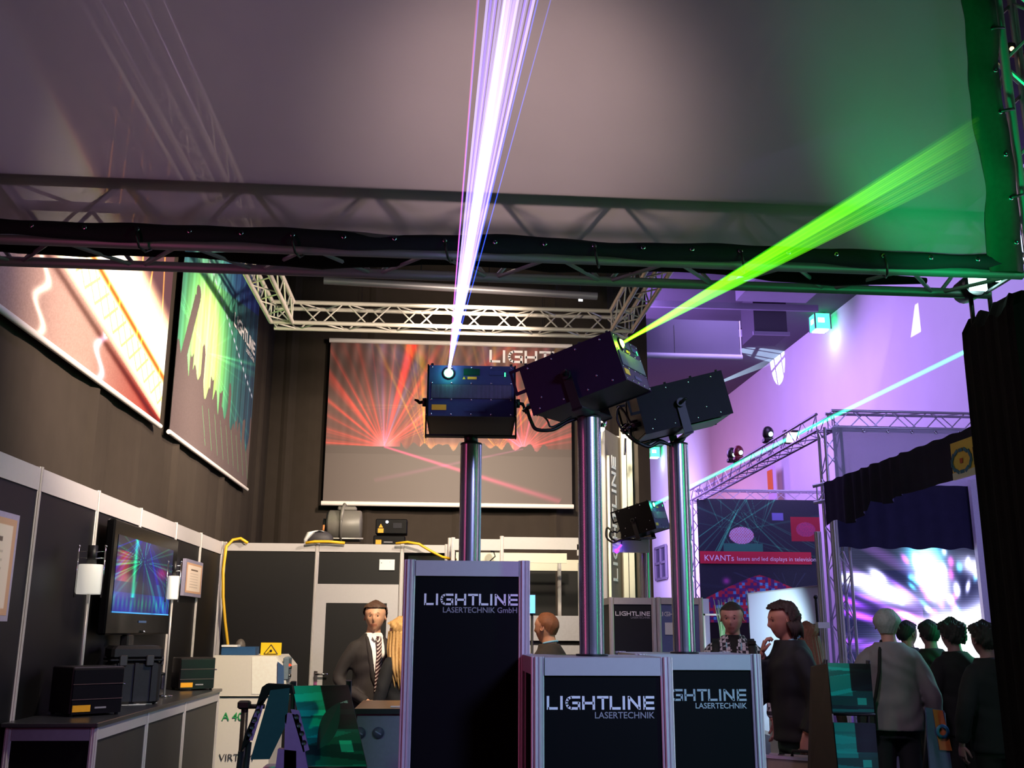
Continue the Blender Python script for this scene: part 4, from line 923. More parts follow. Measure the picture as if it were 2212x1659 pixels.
# ================================================================ counter along the left wall
ZC = 1.10; xc0, xc1 = XW+.022, -1.82; ys = [5.89, 6.89, 7.88, 9.05]
t = thing('wall_counter', 'long waist-high black counter with grey posts along the left partition', 'counter', (-2.07, 5.89, 0))
obj('worktop', G().bev(((xc0+xc1)/2, (ys[0]+ys[-1])/2, ZC-.012), (xc1-xc0+.02, ys[-1]-ys[0]+.1, .024), .004), M('worktop_black', '#2b2c30', .3, var=.08), t)
for y in ys: obj('post', G().post(xc1-.02, y, 0, ZC-.024, .02), ALUW, t)
obj('post', G().post(xc0+.02, ys[0], 0, ZC-.024, .02), ALUW, t)
GP = M('counter_panel_dark', '#38352f', .6, var=.12, scale=10)
for a, b in zip(ys, ys[1:]):
    obj('top_rail', G().bx(xc1-.035, xc1-.005, a+.02, b-.02, ZC-.094, ZC-.024), FAS, t); obj('infill_panel', G().bx(xc1-.024, xc1-.016, a+.02, b-.02, .05, ZC-.094), GP, t)
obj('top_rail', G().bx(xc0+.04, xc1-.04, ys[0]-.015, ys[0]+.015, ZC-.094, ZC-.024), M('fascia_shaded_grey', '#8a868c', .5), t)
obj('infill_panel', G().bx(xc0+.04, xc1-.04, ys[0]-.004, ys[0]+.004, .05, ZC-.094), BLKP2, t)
def rack_unit(px, py, yawd, w_, d_, h_, label, n=3):
    c = PZ(px, py, ZC+.001); Mw = Matrix.Translation(c) @ Matrix.Rotation(R(yawd), 4, 'Z')
    t = thing('rack_laser', label, 'laser projector', Mw=Mw); O = lambda n_, g, m: obj(n_, g, m, t, local=True)
    O('case', G().bev((w_/2, d_/2, h_/2+.006), (w_, d_, h_-.012), .006), M('maroon_black_case', '#191114', .45, .1))
    for i in range(n):
        z0 = .012+(h_-.02)*i/n; z1 = z0+(h_-.02)/n-.008; O('front_module', G().bx(.008, w_-.008, -.008, 0, z0, z1), M('module_face', '#15121a', .3, .2))
        if i: O('module_trim', G().bx(.004, w_-.004, -.012, 0, z0-.006, z0-.001), M('trim_rose_grey', '#6a5458', .35, .5))
    O('warning_label', G().bx(.012, .012+w_*.34, -.011, -.008, .025, .062), YEL)
    O('maker_plate', G().bx(w_*.46, w_*.68, -.011, -.008, .040, .050), LOGOG)
    for sx in (.02, w_-.02):
        for sy in (.02, d_-.02): O('foot', G().tube((sx, sy, 0), (sx, sy, .012), .012), RUB)
    O('side_handle', G().path([(w_, .03, h_*.62), (w_+.02, .03, h_*.62), (w_+.02, .09, h_*.62), (w_, .09, h_*.62)], .006), CHR)
rack_unit(148, 1549, 42, .31, .29, .275, 'nearest dark rack laser with a yellow label on the left counter')
rack_unit(385, 1492, 28, .29, .26, .26, 'farther dark rack laser with a yellow label behind the black case on the counter')
# hard case
c = PZ(335, 1521, ZC+.001); ang = R(24); Mw = Matrix.Translation(c) @ Matrix.Rotation(ang, 4, 'Z')
t = thing('hard_case', 'black ribbed transport case with a carry handle on the left counter', 'case', Mw=Mw); O = lambda n_, g, m: obj(n_, g, m, t, local=True)
CS = M('black_polymer_case', '#1f1b19', .5, var=.15, scale=30, bump=.1)
O('lower_shell', G().bev((-.14, .18, .14), (.32, .36, .28), .02), CS); O('lid', G().bev((-.14, .18, .335), (.335, .375, .09), .02), CS)
O('rim', G().bev((-.14, .18, .288), (.345, .385, .014), .004), BLK)
for x in (-.25, -.14, -.03): O('rib', G().bx(x-.012, x+.012, -.022, 0, .02, .27), CS)
for y in (.07, .18, .29): O('rib', G().bx(.02, .032, y-.012, y+.012, .02, .27), CS)
O('carry_handle', G().path([(.025, .10, .19), (.06, .11, .19), (.06, .25, .19), (.025, .26, .19)], .011), RUB)
for x in (-.23, -.06): O('latch', G().bev((x, -.022, .285), (.05, .018, .07), .005), M('latch_grey', '#4a4644', .4, .3))
for y in (.05, .31): O('latch', G().bev((.03, y, .285), (.018, .04, .07), .005), M('latch_grey', '#4a4644', .4, .3))
# television
XT = -2.20; A = [PX(226, 1372, XT), PX(370, 1366, XT), PX(370, 1168, XT), PX(232, 1113, XT)]
y0, y1, z0, z1 = A[0].y, A[1].y, A[0].z, A[3].z
t = thing('television', 'large black flat screen showing blue and green laser patterns', 'television', (XT, (y0+y1)/2, ZC+.001))
obj('bezel', G().bev((XT-.03, (y0+y1)/2, (z0+z1)/2), (.06, y1-y0, z1-z0), .012), M('gloss_black_bezel', '#08080a', .2, spec=.25), t)
def pic_tv(U, V):
    r = .05+0*U; g_ = .08+0*U; b = .30+.12*np.sin(U*9+V*4)
    f = fan(U, V, .45, .72, 26, 340, 1, .03, 21, 90, 1.3); k = fan(U, V, .45, 1.1, 26, 120, 1, .02, 22, 270, .7)
    g_ += .75*f+.5*k*(V < .42); b += .25*f+.35*k; r += .05*f
    sp = np.exp(-((U-.30)/.03)**2)*(V > .2); g_ += .7*sp; b += .4*sp
    red = np.exp(-((U-.12)/.12)**2)*(V > .4)*(V < .8); r += .6*red; g_ += .1*red
    mag = np.exp(-(((U-.8)/.12)**2+((V-.6)/.1)**2)); r += .5*mag; b += .1*mag
    st = np.sin(U*95)*.5+.5; g_ += .35*st*(V < .25)*np.exp(-((V-.12)/.1)**2); b += .2*(V < .25)
    return r, g_, b
fw = .10; sx = XT+.003
picture('lit_screen', (sx, y0+fw*.9, z0+.16), (sx, y1-.16, z0+.16), (sx, y1-.16, z1-.10), (sx, y0+fw*.9, z1-.10), 130, 90, pic_tv, print_mat('tv_picture', emit=1.0), t)
obj('screen_edge', G().bx(sx, sx+.002, y0+fw*.9, y1-.16, z0+.148, z0+.158), M('lit_cyan_line', '#3f8fd0', emit=.8), t)
obj('maker_plate', G().bx(sx, sx+.002, (y0+y1)/2-.12, (y0+y1)/2+.08, z0+.085, z0+.10), M('plate_steel_blue', '#3f5d8a', .4), t)
obj('power_button', G().ell((sx+.01, (y0+y1)/2, z0+.02), .012), CHR, t)
obj('stand_neck', G().bev((XT-.03, (y0+y1)/2-.25, (ZC+z0)/2+.01), (.06, .14, z0-ZC-.02), .01), BLK, t)
obj('stand_foot', G().bev((XT+.03, (y0+y1)/2-.25, ZC+.012), (.16, .34, .02), .006), BLK, t)
# pole lamps
def pole_lamp(px, ptop, pbot, Xp, r, zbt, label):
    c = PX(px, (ptop+pbot)/2, Xp); zt_, zb_ = PX(px, ptop, Xp).z, PX(px, pbot, Xp).z; h = zt_-zb_
    t = thing('cylinder_lamp', label, 'lamp', (c.x, c.y, ZC+.001))
    obj('base_disc', G().rev([(0, ZC+.001), (.06, ZC+.001), (.06, ZC+.012), (0, ZC+.014)], 20, (c.x, c.y, 0)), CHR, t)
    obj('pole', G().tube((c.x, c.y, ZC+.012), (c.x, c.y, zb_+.02), .009), TRU, t)
    obj('white_shade', G().rev([(0, zb_), (r*.96, zb_), (r, zb_+.005), (r, zt_-.005), (r*.96, zt_), (0, zt_)], 28, (c.x, c.y, 0)), M('opal_white_shade', '#f4efe2', .4, var=.02, emit=.45), t)  # faint glow added so the white cylinder looks brightly lit
    for s_ in (-1, 1): obj('side_rod', G().tube((c.x+s_*(r+.008), c.y-.01, zb_-.02), (c.x+s_*(r+.008), c.y-.01, zt_+h*.62), .005).ell((c.x+s_*(r+.008), c.y-.01, zt_+h*.62), .009), CHR, t)
    for k in (.22, .44): obj('cross_rod', G().tube((c.x-r-.008, c.y-.01, zt_+h*k), (c.x+r+.008, c.y-.01, zt_+h*k), .003), CHR, t)
    obj('lamp_socket', G().tube((c.x, c.y, zt_), (c.x, c.y, zt_+h*.65), r*.42), BLK, t)
pole_lamp(194, 1219, 1284, -2.17, .074, 0, 'nearer white cylinder lamp on a thin pole left of the television')
pole_lamp(374, 1244, 1295, -2.02, .042, 0, 'farther narrow white cylinder lamp on a pole right of the television')
c = PZ(288, 1521, ZC+.002)
t = thing('leaflet', 'white leaflets lying on the counter in front of the black case', 'leaflet', c)
for i in range(3): obj('sheet', G().box(c+Vector((.01*i, .05*i, .002*i)), (.15, .20, .0015), Matrix.Rotation(.3+.2*i, 3, 'Z')), WHT, t)
# frames on the partition
def frame_pic(label, c, w_, h_, fn):
    t = thing('picture_frame', label, 'picture frame', c); x = c.x
    obj('frame_edge', G().bx(x, x+.03, c.y-w_/2, c.y+w_/2, c.z-h_/2, c.z+h_/2), M('frame_lavender_silver', '#b9b2cf', .35, .4), t)
    picture('printed_sheet', (x+.032, c.y-w_/2+.03, c.z-h_/2+.03), (x+.032, c.y+w_/2-.03, c.z-h_/2+.03), (x+.032, c.y+w_/2-.03, c.z+h_/2-.03), (x+.032, c.y-w_/2+.03, c.z+h_/2-.03), 60, 80, fn, PRN, t)
def pic_cert(U, V):
    bd = (U < .08) | (U > .92) | (V < .07) | (V > .93); tx = (np.sin(V*70) > .55)*(U > .25)*(U < .75)*(V < .68)*(V > .15)*.12; ttl = (np.abs(V-.78) < .03)*(np.abs(U-.5) < .22)*.5
    r = .95-.12*bd-tx-ttl; return r, .87-.22*bd-tx-ttl, .80-.28*bd-tx-ttl
c = PX(408, 1250, XW+.01); frame_pic('framed certificate hanging right of the television', Vector((XW+.025, c.y, c.z)), PX(427, 1250, XW+.01).y-PX(389, 1250, XW+.01).y, .33, pic_cert)
c = PX(0, 1225, XW+.01); frame_pic('pale framed sheet cut off by the left edge of the picture', Vector((XW+.025, c.y-.245, c.z)), .62, .56, pic_cert)

# ================================================================ white machine
Y0 = 9.5; a, b = PY(458, 1416, Y0), PY(620, 1507, Y0); zh, zm = a.z, b.z; x0, x1 = PY(455, 1507, Y0).x, PY(617, 1507, Y0).x
t = thing('white_machine', 'white laser machine with a sloping hood beside the corner of the booth', 'machine', ((x0+x1)/2, Y0, 0))
MW_ = M('machine_white', '#ded6cc', .4, var=.03)
hood = [(x0, zm+.012), (x1, zm+.012), (x1-.01, zh-.10), (x1-.10, zh), (x0, zh)]
obj('hood', G().prism(hood, (0, Y0, 0), (1, 0, 0), (0, 0, 1), -.75), MW_, t)
obj('lit_hood_face', G().prism([(x1-.30, zm+.03), (x1-.02, zm+.03), (x1-.035, zh-.10), (x1-.11, zh-.01), (x1-.32, zh-.01)], (0, Y0-.004, 0), (1, 0, 0), (0, 0, 1), -.004), M('machine_white_lit', '#fff6e8', .3), t)  # lighter sheet: lamplight on the hood face put into colour
obj('lower_body', G().bx(x0+.03, x1-.12, Y0+.02, Y0+.75, .04, zm), MW_, t)
obj('plinth_base', G().bx(x0+.05, x1-.14, Y0+.04, Y0+.7, 0, .04), BLK, t)
obj('lettering', text_geo(G(), 'A 40', PY(479, 1556, Y0+.012), (1, 0, 0), (0, 0, 1), .095, bold=.01), M('lettering_green', '#2f9a55', .5), t)
obj('lettering', text_geo(G(), 'VIRTUM', PY(472, 1644, Y0+.012), (1, 0, 0), (0, 0, 1), .085), M('lettering_dark', '#3a3a3c', .5), t)
c = PY(606, 1452, Y0-.01)
obj('control_panel', G().bev((x1-.015, Y0+.10, c.z+.03), (.05, .22, .20), .01), M('control_grey', '#6f7d86', .4), t)
obj('control_panel', G().prism([(x1-.075, zm+.09), (x1-.015, zm+.07), (x1-.03, zh-.09), (x1-.085, zh-.05)], (0, Y0-.01, 0), (1, 0, 0), (0, 0, 1), .012), M('control_blue', '#3d5a80', .3), t)
obj('emergency_button', G().ell((x1+.012, Y0+.03, zh-.085), (.022, .022, .016)), M('button_red_orange', '#e8431c', .4, emit=.5), t)
for k in range(3): obj('side_knob', G().tube((x1, Y0+.02, zm+.26-k*.07), (x1+.035, Y0+.02, zm+.26-k*.07), .014), CHR, t)
c = PY(517, 1407, Y0+.2)
t = thing('blue_box', 'flat dark blue box lying on the white machine', 'box', c)
obj('box_body', G().bx(PY(481, 1400, Y0+.2).x, PY(554, 1400, Y0+.2).x, Y0+.15, Y0+.35, zh+.002, PY(500, 1397, Y0+.2).z), M('carton_blue', '#1f4a75', .5), t)
obj('white_edge', G().bx(PY(481, 1400, Y0+.2).x, PY(515, 1400, Y0+.2).x, Y0+.14, Y0+.30, PY(500, 1397, Y0+.2).z, PY(500, 1393, Y0+.2).z), WHT, t)
c = PY(519, 1396, Y0+.6)  # unidentified brownish lump, shaped as a rounded shell on a foot
t = thing('small_round_lump', 'small dark rounded lump behind the blue box', 'lamp', c)
obj('shell', G().ell((c.x, c.y, c.z), (.05, .05, .07), 12, 8), M('warm_grey_shell', '#5a524c', .5), t); obj('foot', G().tube((c.x, c.y, zh), (c.x, c.y, c.z), .02), BLK, t)
a, b = PY(564, 1388, Y0+.12), PY(607, 1416, Y0+.12)
t = thing('warning_sign', 'yellow laser warning sign standing on the white machine', 'sign', ((a.x+b.x)/2, Y0+.12, zh))
obj('sign_plate', G().bx(a.x, b.x, Y0+.12, Y0+.125, zh+.002, a.z), M('sign_yellow', '#f2c81a', .5, var=.03), t)
cx_ = (a.x+b.x)/2; h_ = a.z-zh; g = G()
for s_ in (-1, 1): g.tube((cx_+s_*h_*.55, Y0+.117, zh+.012), (cx_, Y0+.117, a.z-.018), .0035, 6)
g.tube((cx_-h_*.55, Y0+.117, zh+.012), (cx_+h_*.55, Y0+.117, zh+.012), .0035, 6); g.ell((cx_, Y0+.117, zh+.040), (.012, .003, .012)); g.tube((cx_, Y0+.117, zh+.04), (cx_-.03, Y0+.117, zh+.02), .003, 5)
obj('warning_triangle', g, BLK, t)
c = PY(530, 1515, 6.6)
t = thing('black_stand', 'thin dark stand with a clamp between the machine and the brochure rack', 'stand', (c.x, 6.6, 0))
obj('pole', G().tube((c.x, 6.6, 0), (c.x, 6.6, c.z), .022, 12), M('dark_bronze_tube', '#3a3330', .35, .6), t)
obj('clamp', G().bev((c.x-.005, 6.6, c.z-.02), (.075, .07, .05), .01), BLK, t); obj('side_arm', G().tube((c.x, 6.6, c.z-.03), (c.x+.12, 6.6, c.z-.03), .014), BLK, t)
obj('tripod_foot', G().rev([(0, 0), (.2, 0), (.2, .01), (.03, .03), (0, .03)], 20, (c.x, 6.6, 0)), BLK, t)

# ================================================================ brochure racks
LIL = M('perforated_metal_purple_lit', '#8a5f9c', .4, .5)  # purple light falling on the metal is put into this colour
def pic_bro(seed):  # green light on the brochures is painted into the print colours
    def f(U, V):
        rs = np.random.RandomState(seed); r = .02+0*U; g_ = .34+0*U; b = .27+0*U
        for k in range(9):
            y0 = rs.rand()*.9; sl = rs.rand()*.3-.1; d = (np.abs(V-y0-sl*(U-.5)) < .02+.03*rs.rand()); v = rs.rand()*.5
            g_ = np.where(d, .1+v, g_); b = np.where(d, .1+v*.8, b)
        m_ = (U < .52)*(V > .35); g_ = g_+.34*m_; b = b+.26*m_
        dk = (U > .5)*(V > .45); g_ = np.where(dk, g_*.25, g_); b = np.where(dk, b*.25, b)
        w_ = (U > .62)*(U < .84)*(V > .18)*(V < .32); g_ += .5*w_; b += .4*w_; r += .1*w_
        return r, g_, b
    return f
def brochure_rack(label, tl, tr, br, bl, Y, lean, tiers, side='left', tint=0, seed=1):
    """folding display: slanted shelves of brochures between perforated side cheeks"""
    a, b = PY(*tl, Y+.18), PY(*tr, Y+.10); d, c = PY(*bl, Y-.12), PY(*br, Y-.12)
    t = thing('brochure_rack', label, 'brochure rack', ((a.x+b.x)/2, Y, 0))
    for k in range(tiers):
        k0, k1 = k/tiers, (k+.86)/tiers; A_, B_, C_, D_ = a.lerp(d, k0), b.lerp(c, k0), b.lerp(c, k1), a.lerp(d, k1)
        tr_ = obj('slanted_tray', G().add([q+Vector((0, .012, 0)) for q in (D_, C_, B_, A_)]+[q+Vector((0, .03, 0)) for q in (D_, C_, B_, A_)], [(0, 1, 2, 3), (7, 6, 5, 4), (0, 4, 5, 1), (2, 6, 7, 3), (0, 3, 7, 4), (1, 5, 6, 2)]), M('tray_green_black', '#16302a', .5), t)
        picture('brochure', D_, C_, B_, A_, 90, 90, pic_bro(seed+k), print_mat('brochure_print', rough=.3), t)
        obj('front_lip', G().tube(D_+Vector((0, -.01, 0)), C_+Vector((0, -.01, 0)), .008), BLK, t)
        n_ = (B_-A_).cross(A_-D_).normalized(); o = A_.lerp(B_, .56).lerp(D_.lerp(C_, .56), .22)-n_*.004
        if (o-EYE).dot(n_) > 0: n_ = -n_
        obj('small_logo', logo_geo(G(), o, B_-A_, A_-D_, (B_-A_).length*.36, .001), LOGO, t)
    for e in (a, b):
        obj('rear_leg', G().tube(e+Vector((0, .03, .02)), (e.x, Y+.42, 0), .014), BLK, t)
    for e, h in ((a, d), (b, c)): obj('front_leg', G().tube(h+Vector((0, .02, 0)), (h.x, h.y-.05, 0), .014), BLK, t)
    return t, a, b, c, d
t, a, b, c, d = brochure_rack('brochure rack in the left foreground lit deep green, leaning open', (632, 1482), (752, 1480), (800, 1690), (672, 1690), 4.9, 0, 1, seed=4)
Yr = 4.75; V2 = lambda x, y, Y=Yr: PY(x, y, Y)
def plate(name, pts, m, th=.012, par=t): # flat plate from picture-plane corners at one depth, given thickness
    q = [V2(*p) for p in pts]; n = len(q); w_ = Vector((0, th, 0))
    return obj(name, G().add(q+[p+w_ for p in q], [tuple(range(n-1, -1, -1)), tuple(range(n, 2*n))]+[(i, (i+1) % n, n+(i+1) % n, n+i) for i in range(n)]), m, par)
plate('head_cap', [(566, 1484), (576, 1477), (630, 1480), (634, 1500), (584, 1490), (560, 1530), (552, 1528)], BLKP2, .06)
plate('acrylic_panel', [(541, 1641), (584, 1491), (626, 1486), (618, 1565), (582, 1640)], M('teal_acrylic', '#1d3b42', .25), .01)
plate('side_cheek', [(519, 1624), (528, 1590), (556, 1522), (570, 1510), (536, 1604)], BLKP2, .05)
def perf(pts, holes, r):
    p = plate('perforated_cheek', pts, LIL, .01)
    for h in holes:
        q = V2(*h)+Vector((0, -.002, 0)); obj('hole', G().rev([(0, 0), (r*.8, 0), (r, .003), (r*1.1, .003)], 14, q, Matrix.Rotation(pi/2, 3, 'X')), BLK, p)
perf([(531, 1598), (556, 1524), (569, 1524), (545, 1600)], [(558, 1536), (551, 1554), (545, 1570), (540, 1586)], .010)
perf([(628, 1532), (646, 1535), (668, 1620), (655, 1625)], [(641, 1548), (646, 1566), (652, 1584), (657, 1604)], .010)
plate('fluted_cheek', [(612, 1700), (616, 1545), (622, 1540), (644, 1545), (672, 1700)], LIL, .02)
plate('foot_plate', [(590, 1700), (600, 1618), (640, 1622), (640, 1700)], LIL, .06)
for q in ((519, 1624), (536, 1604)): p = V2(*q); obj('leg', G().tube(p+Vector((0, .02, 0)), (p.x-.05, p.y, 0), .013), BLK, t)
c = V2(592, 1665, 5.0)
solo('white_carton', G().bev((c.x, 5.0, c.z/2), (.10, .12, c.z+.05), .01), WHT, 'white carton standing inside the foot of the left brochure rack', 'carton')
WD = M('dark_wood_veneer', '#33241f', .5, var=.25, scale=8, stretch=(1, 1, 8))
t2_, a, b, c, d = brochure_rack('brochure rack at the right behind the man with the briefcase, two slanted tiers', (1788, 1432), (1880, 1434), (1902, 1700), (1815, 1700), 6.2, 0, 2, seed=9)
q = [PY(1757, 1440, 6.45), PY(1786, 1434, 6.3), PY(1812, 1690, 6.1), PY(1750, 1690, 6.45)]
obj('wooden_side', G().add([*q, *[p+Vector((0, .05, 0)) for p in q]], [(3, 2, 1, 0), (4, 5, 6, 7), (0, 1, 5, 4), (1, 2, 6, 5), (2, 3, 7, 6), (3, 0, 4, 7)]), WD, t2_)
# bar table behind the left rack
a, b = PY(765, 1530, 6.4), PY(905, 1530, 6.4); zt_ = a.z
t = thing('bar_table', 'grey fronted bar table with a pale wooden top behind the green brochures', 'table', ((a.x+b.x)/2, 6.6, 0))
obj('table_top', G().bev(((a.x+b.x)/2, 6.75, zt_-.012), (b.x-a.x, .75, .022), .004), M('pale_wood_top', '#b08a5a', .35, var=.15, stretch=(1, 6, 1)), t)
obj('dark_edge', G().bx(a.x-.002, b.x+.002, 6.36, 6.372, zt_-.03, zt_), BLK, t)
obj('front_panel', G().bx(a.x+.02, b.x, 6.40, 6.42, .30, zt_-.03), M('grey_lilac_front', '#77727f', .5), t)
for px in (777, 817):
    q = PY(px, 1583, 6.39); obj('round_print', G().rev([(0, 0), (.034, 0), (.034, .004), (.0, .004)], 24, q, Matrix.Rotation(pi/2, 3, 'X')), M('round_print_grey', '#4c4a5c', .5), t)
    obj('print_star', G().box(q+Vector((0, -.006, 0)), (.04, .002, .007), Matrix.Rotation(.5, 3, 'Y')), M('star_lilac', '#8882a0', .5), t)
for x in (a.x+.05, b.x-.05):
    for y in (6.45, 7.05): obj('leg', G().tube((x, y, 0), (x, y, zt_-.03), .02), BLK, t)
solo('white_leaflet', G().box((b.x-.12, 6.5, zt_+.003), (.11, .08, .004)), WHT, 'bright white leaflet at the right end of the bar table', 'leaflet')

# ================================================================ tower sign of the booth
Yt = 9.6; a, b = PY(1308, 1000, 9.4), PY(1340, 1000, 9.85)
t = thing('sign_tower', 'tall slim sign tower with sideways pale lettering behind the second mast', 'sign', (a.x, 9.7, 0))
za, ztop = .0, PY(1325, 940, 9.7).z
TW = M('sign_tower_brown', '#6b5d52', .6)
d2 = (b-a); d2.z = 0
A0, B0 = Vector((a.x, a.y, 0)), Vector((b.x, b.y, 0)); nn = Vector((d2.y, -d2.x, 0)).normalized()*.04
g = G().add([A0, B0, B0+Vector((0, 0, ztop)), A0+Vector((0, 0, ztop))]+[p-nn for p in (A0, B0, B0+Vector((0, 0, ztop)), A0+Vector((0, 0, ztop)))], [(0, 1, 2, 3), (7, 6, 5, 4), (3, 2, 6, 7), (0, 3, 7, 4), (1, 5, 6, 2), (0, 4, 5, 1)])
obj('sign_panel', g, TW, t)
obj('light_strip', G().tube(A0+nn*.1+d2.normalized()*.06, A0+nn*.1+d2.normalized()*.06+Vector((0, 0, ztop-.25)), .016), M('strip_warm_white', '#fff0cf', .4, emit=.12), t)
e = d2.normalized(); o = A0+e*(d2.length*.66)+nn*.06; zl_ = PY(1322, 1255, 9.6).z
obj('logo', logo_geo(G(), o+Vector((0, 0, zl_)), (0, 0, 1), -e, PY(1322, 985, 9.6).z-zl_, .002), LOGO, t)
for q in (A0, B0): obj('edge_post', G().post(q.x-nn.x*.8, q.y-nn.y*.8, 0, ztop+.02, .028), ALUW, t)
c = PY(1350, 930, 9.8); t = thing('white_post', 'bright square post standing right of the sign tower', 'post', (c.x, 9.8, 0))
obj('shaft', G().bx(PY(1341, 930, 9.8).x, PY(1364, 930, 9.8).x, 9.8, 9.9, 0, PY(1350, 918, 9.8).z), M('post_cream_white', '#e6e2d2', .5, var=.03), t)
obj('joint', G().bx(PY(1352, 930, 9.8).x-.004, PY(1352, 930, 9.8).x+.002, 9.797, 9.8, 0, PY(1350, 920, 9.8).z), BLK, t)
c = PY(1372, 900, 9.95); t = thing('brown_post', 'dark brown post between the bright post and the fourth mast', 'post', (c.x, 9.95, 0))
obj('shaft', G().bx(PY(1364, 930, 9.95).x, PY(1377, 930, 9.95).x, 9.95, 10.1, 0, PY(1372, 952, 9.95).z), M('post_brown', '#54483f', .7), t)
for i, (px, py, lab) in enumerate(((1300, 926, 'lit clip spotlight at the left of the sign tower head'), (1352, 940, 'lit clip spotlight at the right of the sign tower head'))):
    c = PY(px, py, 9.2); t = thing('clip_spotlight', lab, 'spotlight', c)
    obj('bulb', G().ell(c, .028), M('halogen_lit', '#fff3d6', emit=7), t); obj('reflector', G().rev([(.02, 0), (.045, .03), (.05, .06), (.03, .08)], 14, c+Vector((0, 0, .0))), CHR, t)
    obj('arm', G().path([c+Vector((0, 0, .07)), c+Vector((.03, .1, .12)), c+Vector((.06, .35, .02)), c+Vector((.06, .40, -.12))], .010), CHR, t)
a, b = PY(1298, 1176, 9.7), PY(1372, 1182, 9.7)
solo('cross_rail', G().bx(a.x, b.x, 9.05, 9.09, b.z-.10, a.z), FAS, 'pale cross rail under the cables left of the fourth mast', 'rail')

# ================================================================ neighbouring stand with its screen
YK = 14.0; kc = PY(1790, 905, YK); zk = kc.z-.02; xk = kc.x; XLM = M('truss_silver_bright', '#c9c6d2', .3, .6)
truss('stand_truss', 'bright truss of the neighbouring stand running right above the pale scrim', (xk, YK, zk), (min(xk+5, 9.15), YK, zk), bay=.30, m=XLM, r=.022)
kl = PZ(1503, 1070, zk)
truss('stand_truss', 'bright truss of the neighbouring stand running away along the green beam', (xk, YK+.15, zk), (kl.x, kl.y, zk), bay=.33, m=XLM, r=.022, faces=(0, 1, 3))
truss('stand_truss', 'rear truss of the neighbouring stand above the dark poster', (kl.x, kl.y, zk), (min(kl.x+3.7, 9.05), kl.y, zk), bay=.34, m=XLM, r=.022, faces=(0, 1, 3))
truss('tower_truss', 'upright truss at the corner of the neighbouring stand beside the screen', (xk, YK, 0), (xk, YK, zk-.13), upv=(0, 1, 0), bay=.34, m=XLM, r=.022)
truss('tower_truss', 'distant upright truss left of the dark poster', (kl.x, kl.y, 0), (kl.x, kl.y, zk-.13), upv=(0, 1, 0), bay=.4, m=XLM, r=.022)
c = PY(1767, 1068, YK); t = thing('truss_stub', 'short truss bracket sticking out of the corner upright', 'truss', c)
for dz in (.12, -.12): rod('chord', t, (c.x-.11, YK-.1, c.z+dz-.02), (c.x+.12, YK-.2, c.z+dz+.03), .025, XLM)
rod('brace', t, (c.x-.05, YK-.1, c.z+.10), (c.x-.05, YK-.1, c.z-.12), .012, XLM); rod('brace', t, (c.x-.05, YK-.1, c.z-.12), (c.x+.12, YK-.12, c.z+.12), .012, XLM)
# lamps on the receding truss
for px, py, col, lab in ((1582, 990, '#2a2228', 'dark moving light sitting low on the receding stand truss'), (1596, 986, '#7a1f30', 'dark red moving light sitting beside its black twin on the stand truss'), (1660, 948, '#2a2228', 'dark moving light with a lit lens midway up the stand truss')):
    s_ = PZ(px, py+10, zk+.12); c = s_+Vector((0, 0, .06)); t = thing('moving_light', lab, 'stage light', s_)
    obj('base', G().bev(s_+Vector((0, 0, .05)), (.18, .18, .08), .02), M('moving_light_'+col[1:], col, .4), t); obj('head', G().ell(c+Vector((0, 0, .12)), (.10, .10, .12), 12, 8), M('moving_light_'+col[1:], col, .4), t)
    obj('lens', G().ell(c+Vector((.02, -.08, .09)), (.045, .035, .045), 10, 6), M('lens_lit_pale', '#bff5e8', emit=2.2), t)
c = PZ(1712, 945, zk+.1); t = thing('flood_light', 'small pink lit flood lamp hanging in the receding stand truss', 'stage light', c)
obj('lit_face', G().box(c, (.20, .06, .16)), M('flood_pink_lit', '#ffd3e2', emit=2.5), t); obj('hood', G().box(c+Vector((0, .08, .02)), (.24, .1, .22)), BLK, t)
# pale scrim and black drapes
zt_ = zk-.15; zd = 3.3
WS = M('pale_scrim', '#d5dde6', .8, var=.03, trans=.35, thin=.5)
t = thing('stand_scrim', 'pale half-transparent scrim with eyelets hanging under the stand truss', 'curtain', (xk+1.5, YK-.14, zd))
obj('gauze', G().bx(xk-.02, xk+3.3, YK-.150, YK-.145, 3.49, zt_+.02), WS, t)
for i in range(9): put('eyelet', gm_, t, Matrix.Translation((xk+.45+i*.36, YK-.15, zt_-.03)) @ Matrix.Scale(2.2, 4))
XD = PY(1779, 1043, 13.6); xd = XD.x; ztp = XD.z; zbt = PY(1779, 1117, 13.6).z
NAV = M('navy_black_drape', '#302e48', .9, var=.2, scale=5, spec=.15)
vs = []; n = 110
for i in range(n+1):
    y = 13.6-(13.6-7.5)*i/n; k = 1 if 12 < i < 45 else .15; w_ = .035*sin(i*1.25)*k+.012*sin(i*.4)
    for z in (zbt-.12*(i < 26)+.05*sin(i*.31)*(i < 40), (zbt+ztp)/2, ztp+.008*sin(i*.9)): vs.append((xd+w_*(1 if z < ztp-.05 else .4), y, z))
g = G().add(vs, [(3*i+j, 3*i+3+j, 3*i+4+j, 3*i+1+j) for i in range(n) for j in (0, 1)], True)
solo('drape', g, NAV, 'long pleated black drape valance running towards the yellow sign', 'drape')
a, b = PY(1800, 1050, 13.8), PY(2100, 1050, 13.8); zs = PY(1950, 1186, 13.9).z; zp = PY(2060, 1052, 13.9).z
vs = []; n = 60
for i in range(n+1):
    x = a.x+(b.x-a.x)*i/n
    for z in (zs+.015*sin(i*.5), zp): vs.append((x, 13.79+.012*sin(i*.8)+.008*sin(i*.23), z))
solo('drape', G().add(vs, [(2*i, 2*i+2, 2*i+3, 2*i+1) for i in range(n)], True), NAV, 'flat black drape hanging straight above the bright screen', 'drape')
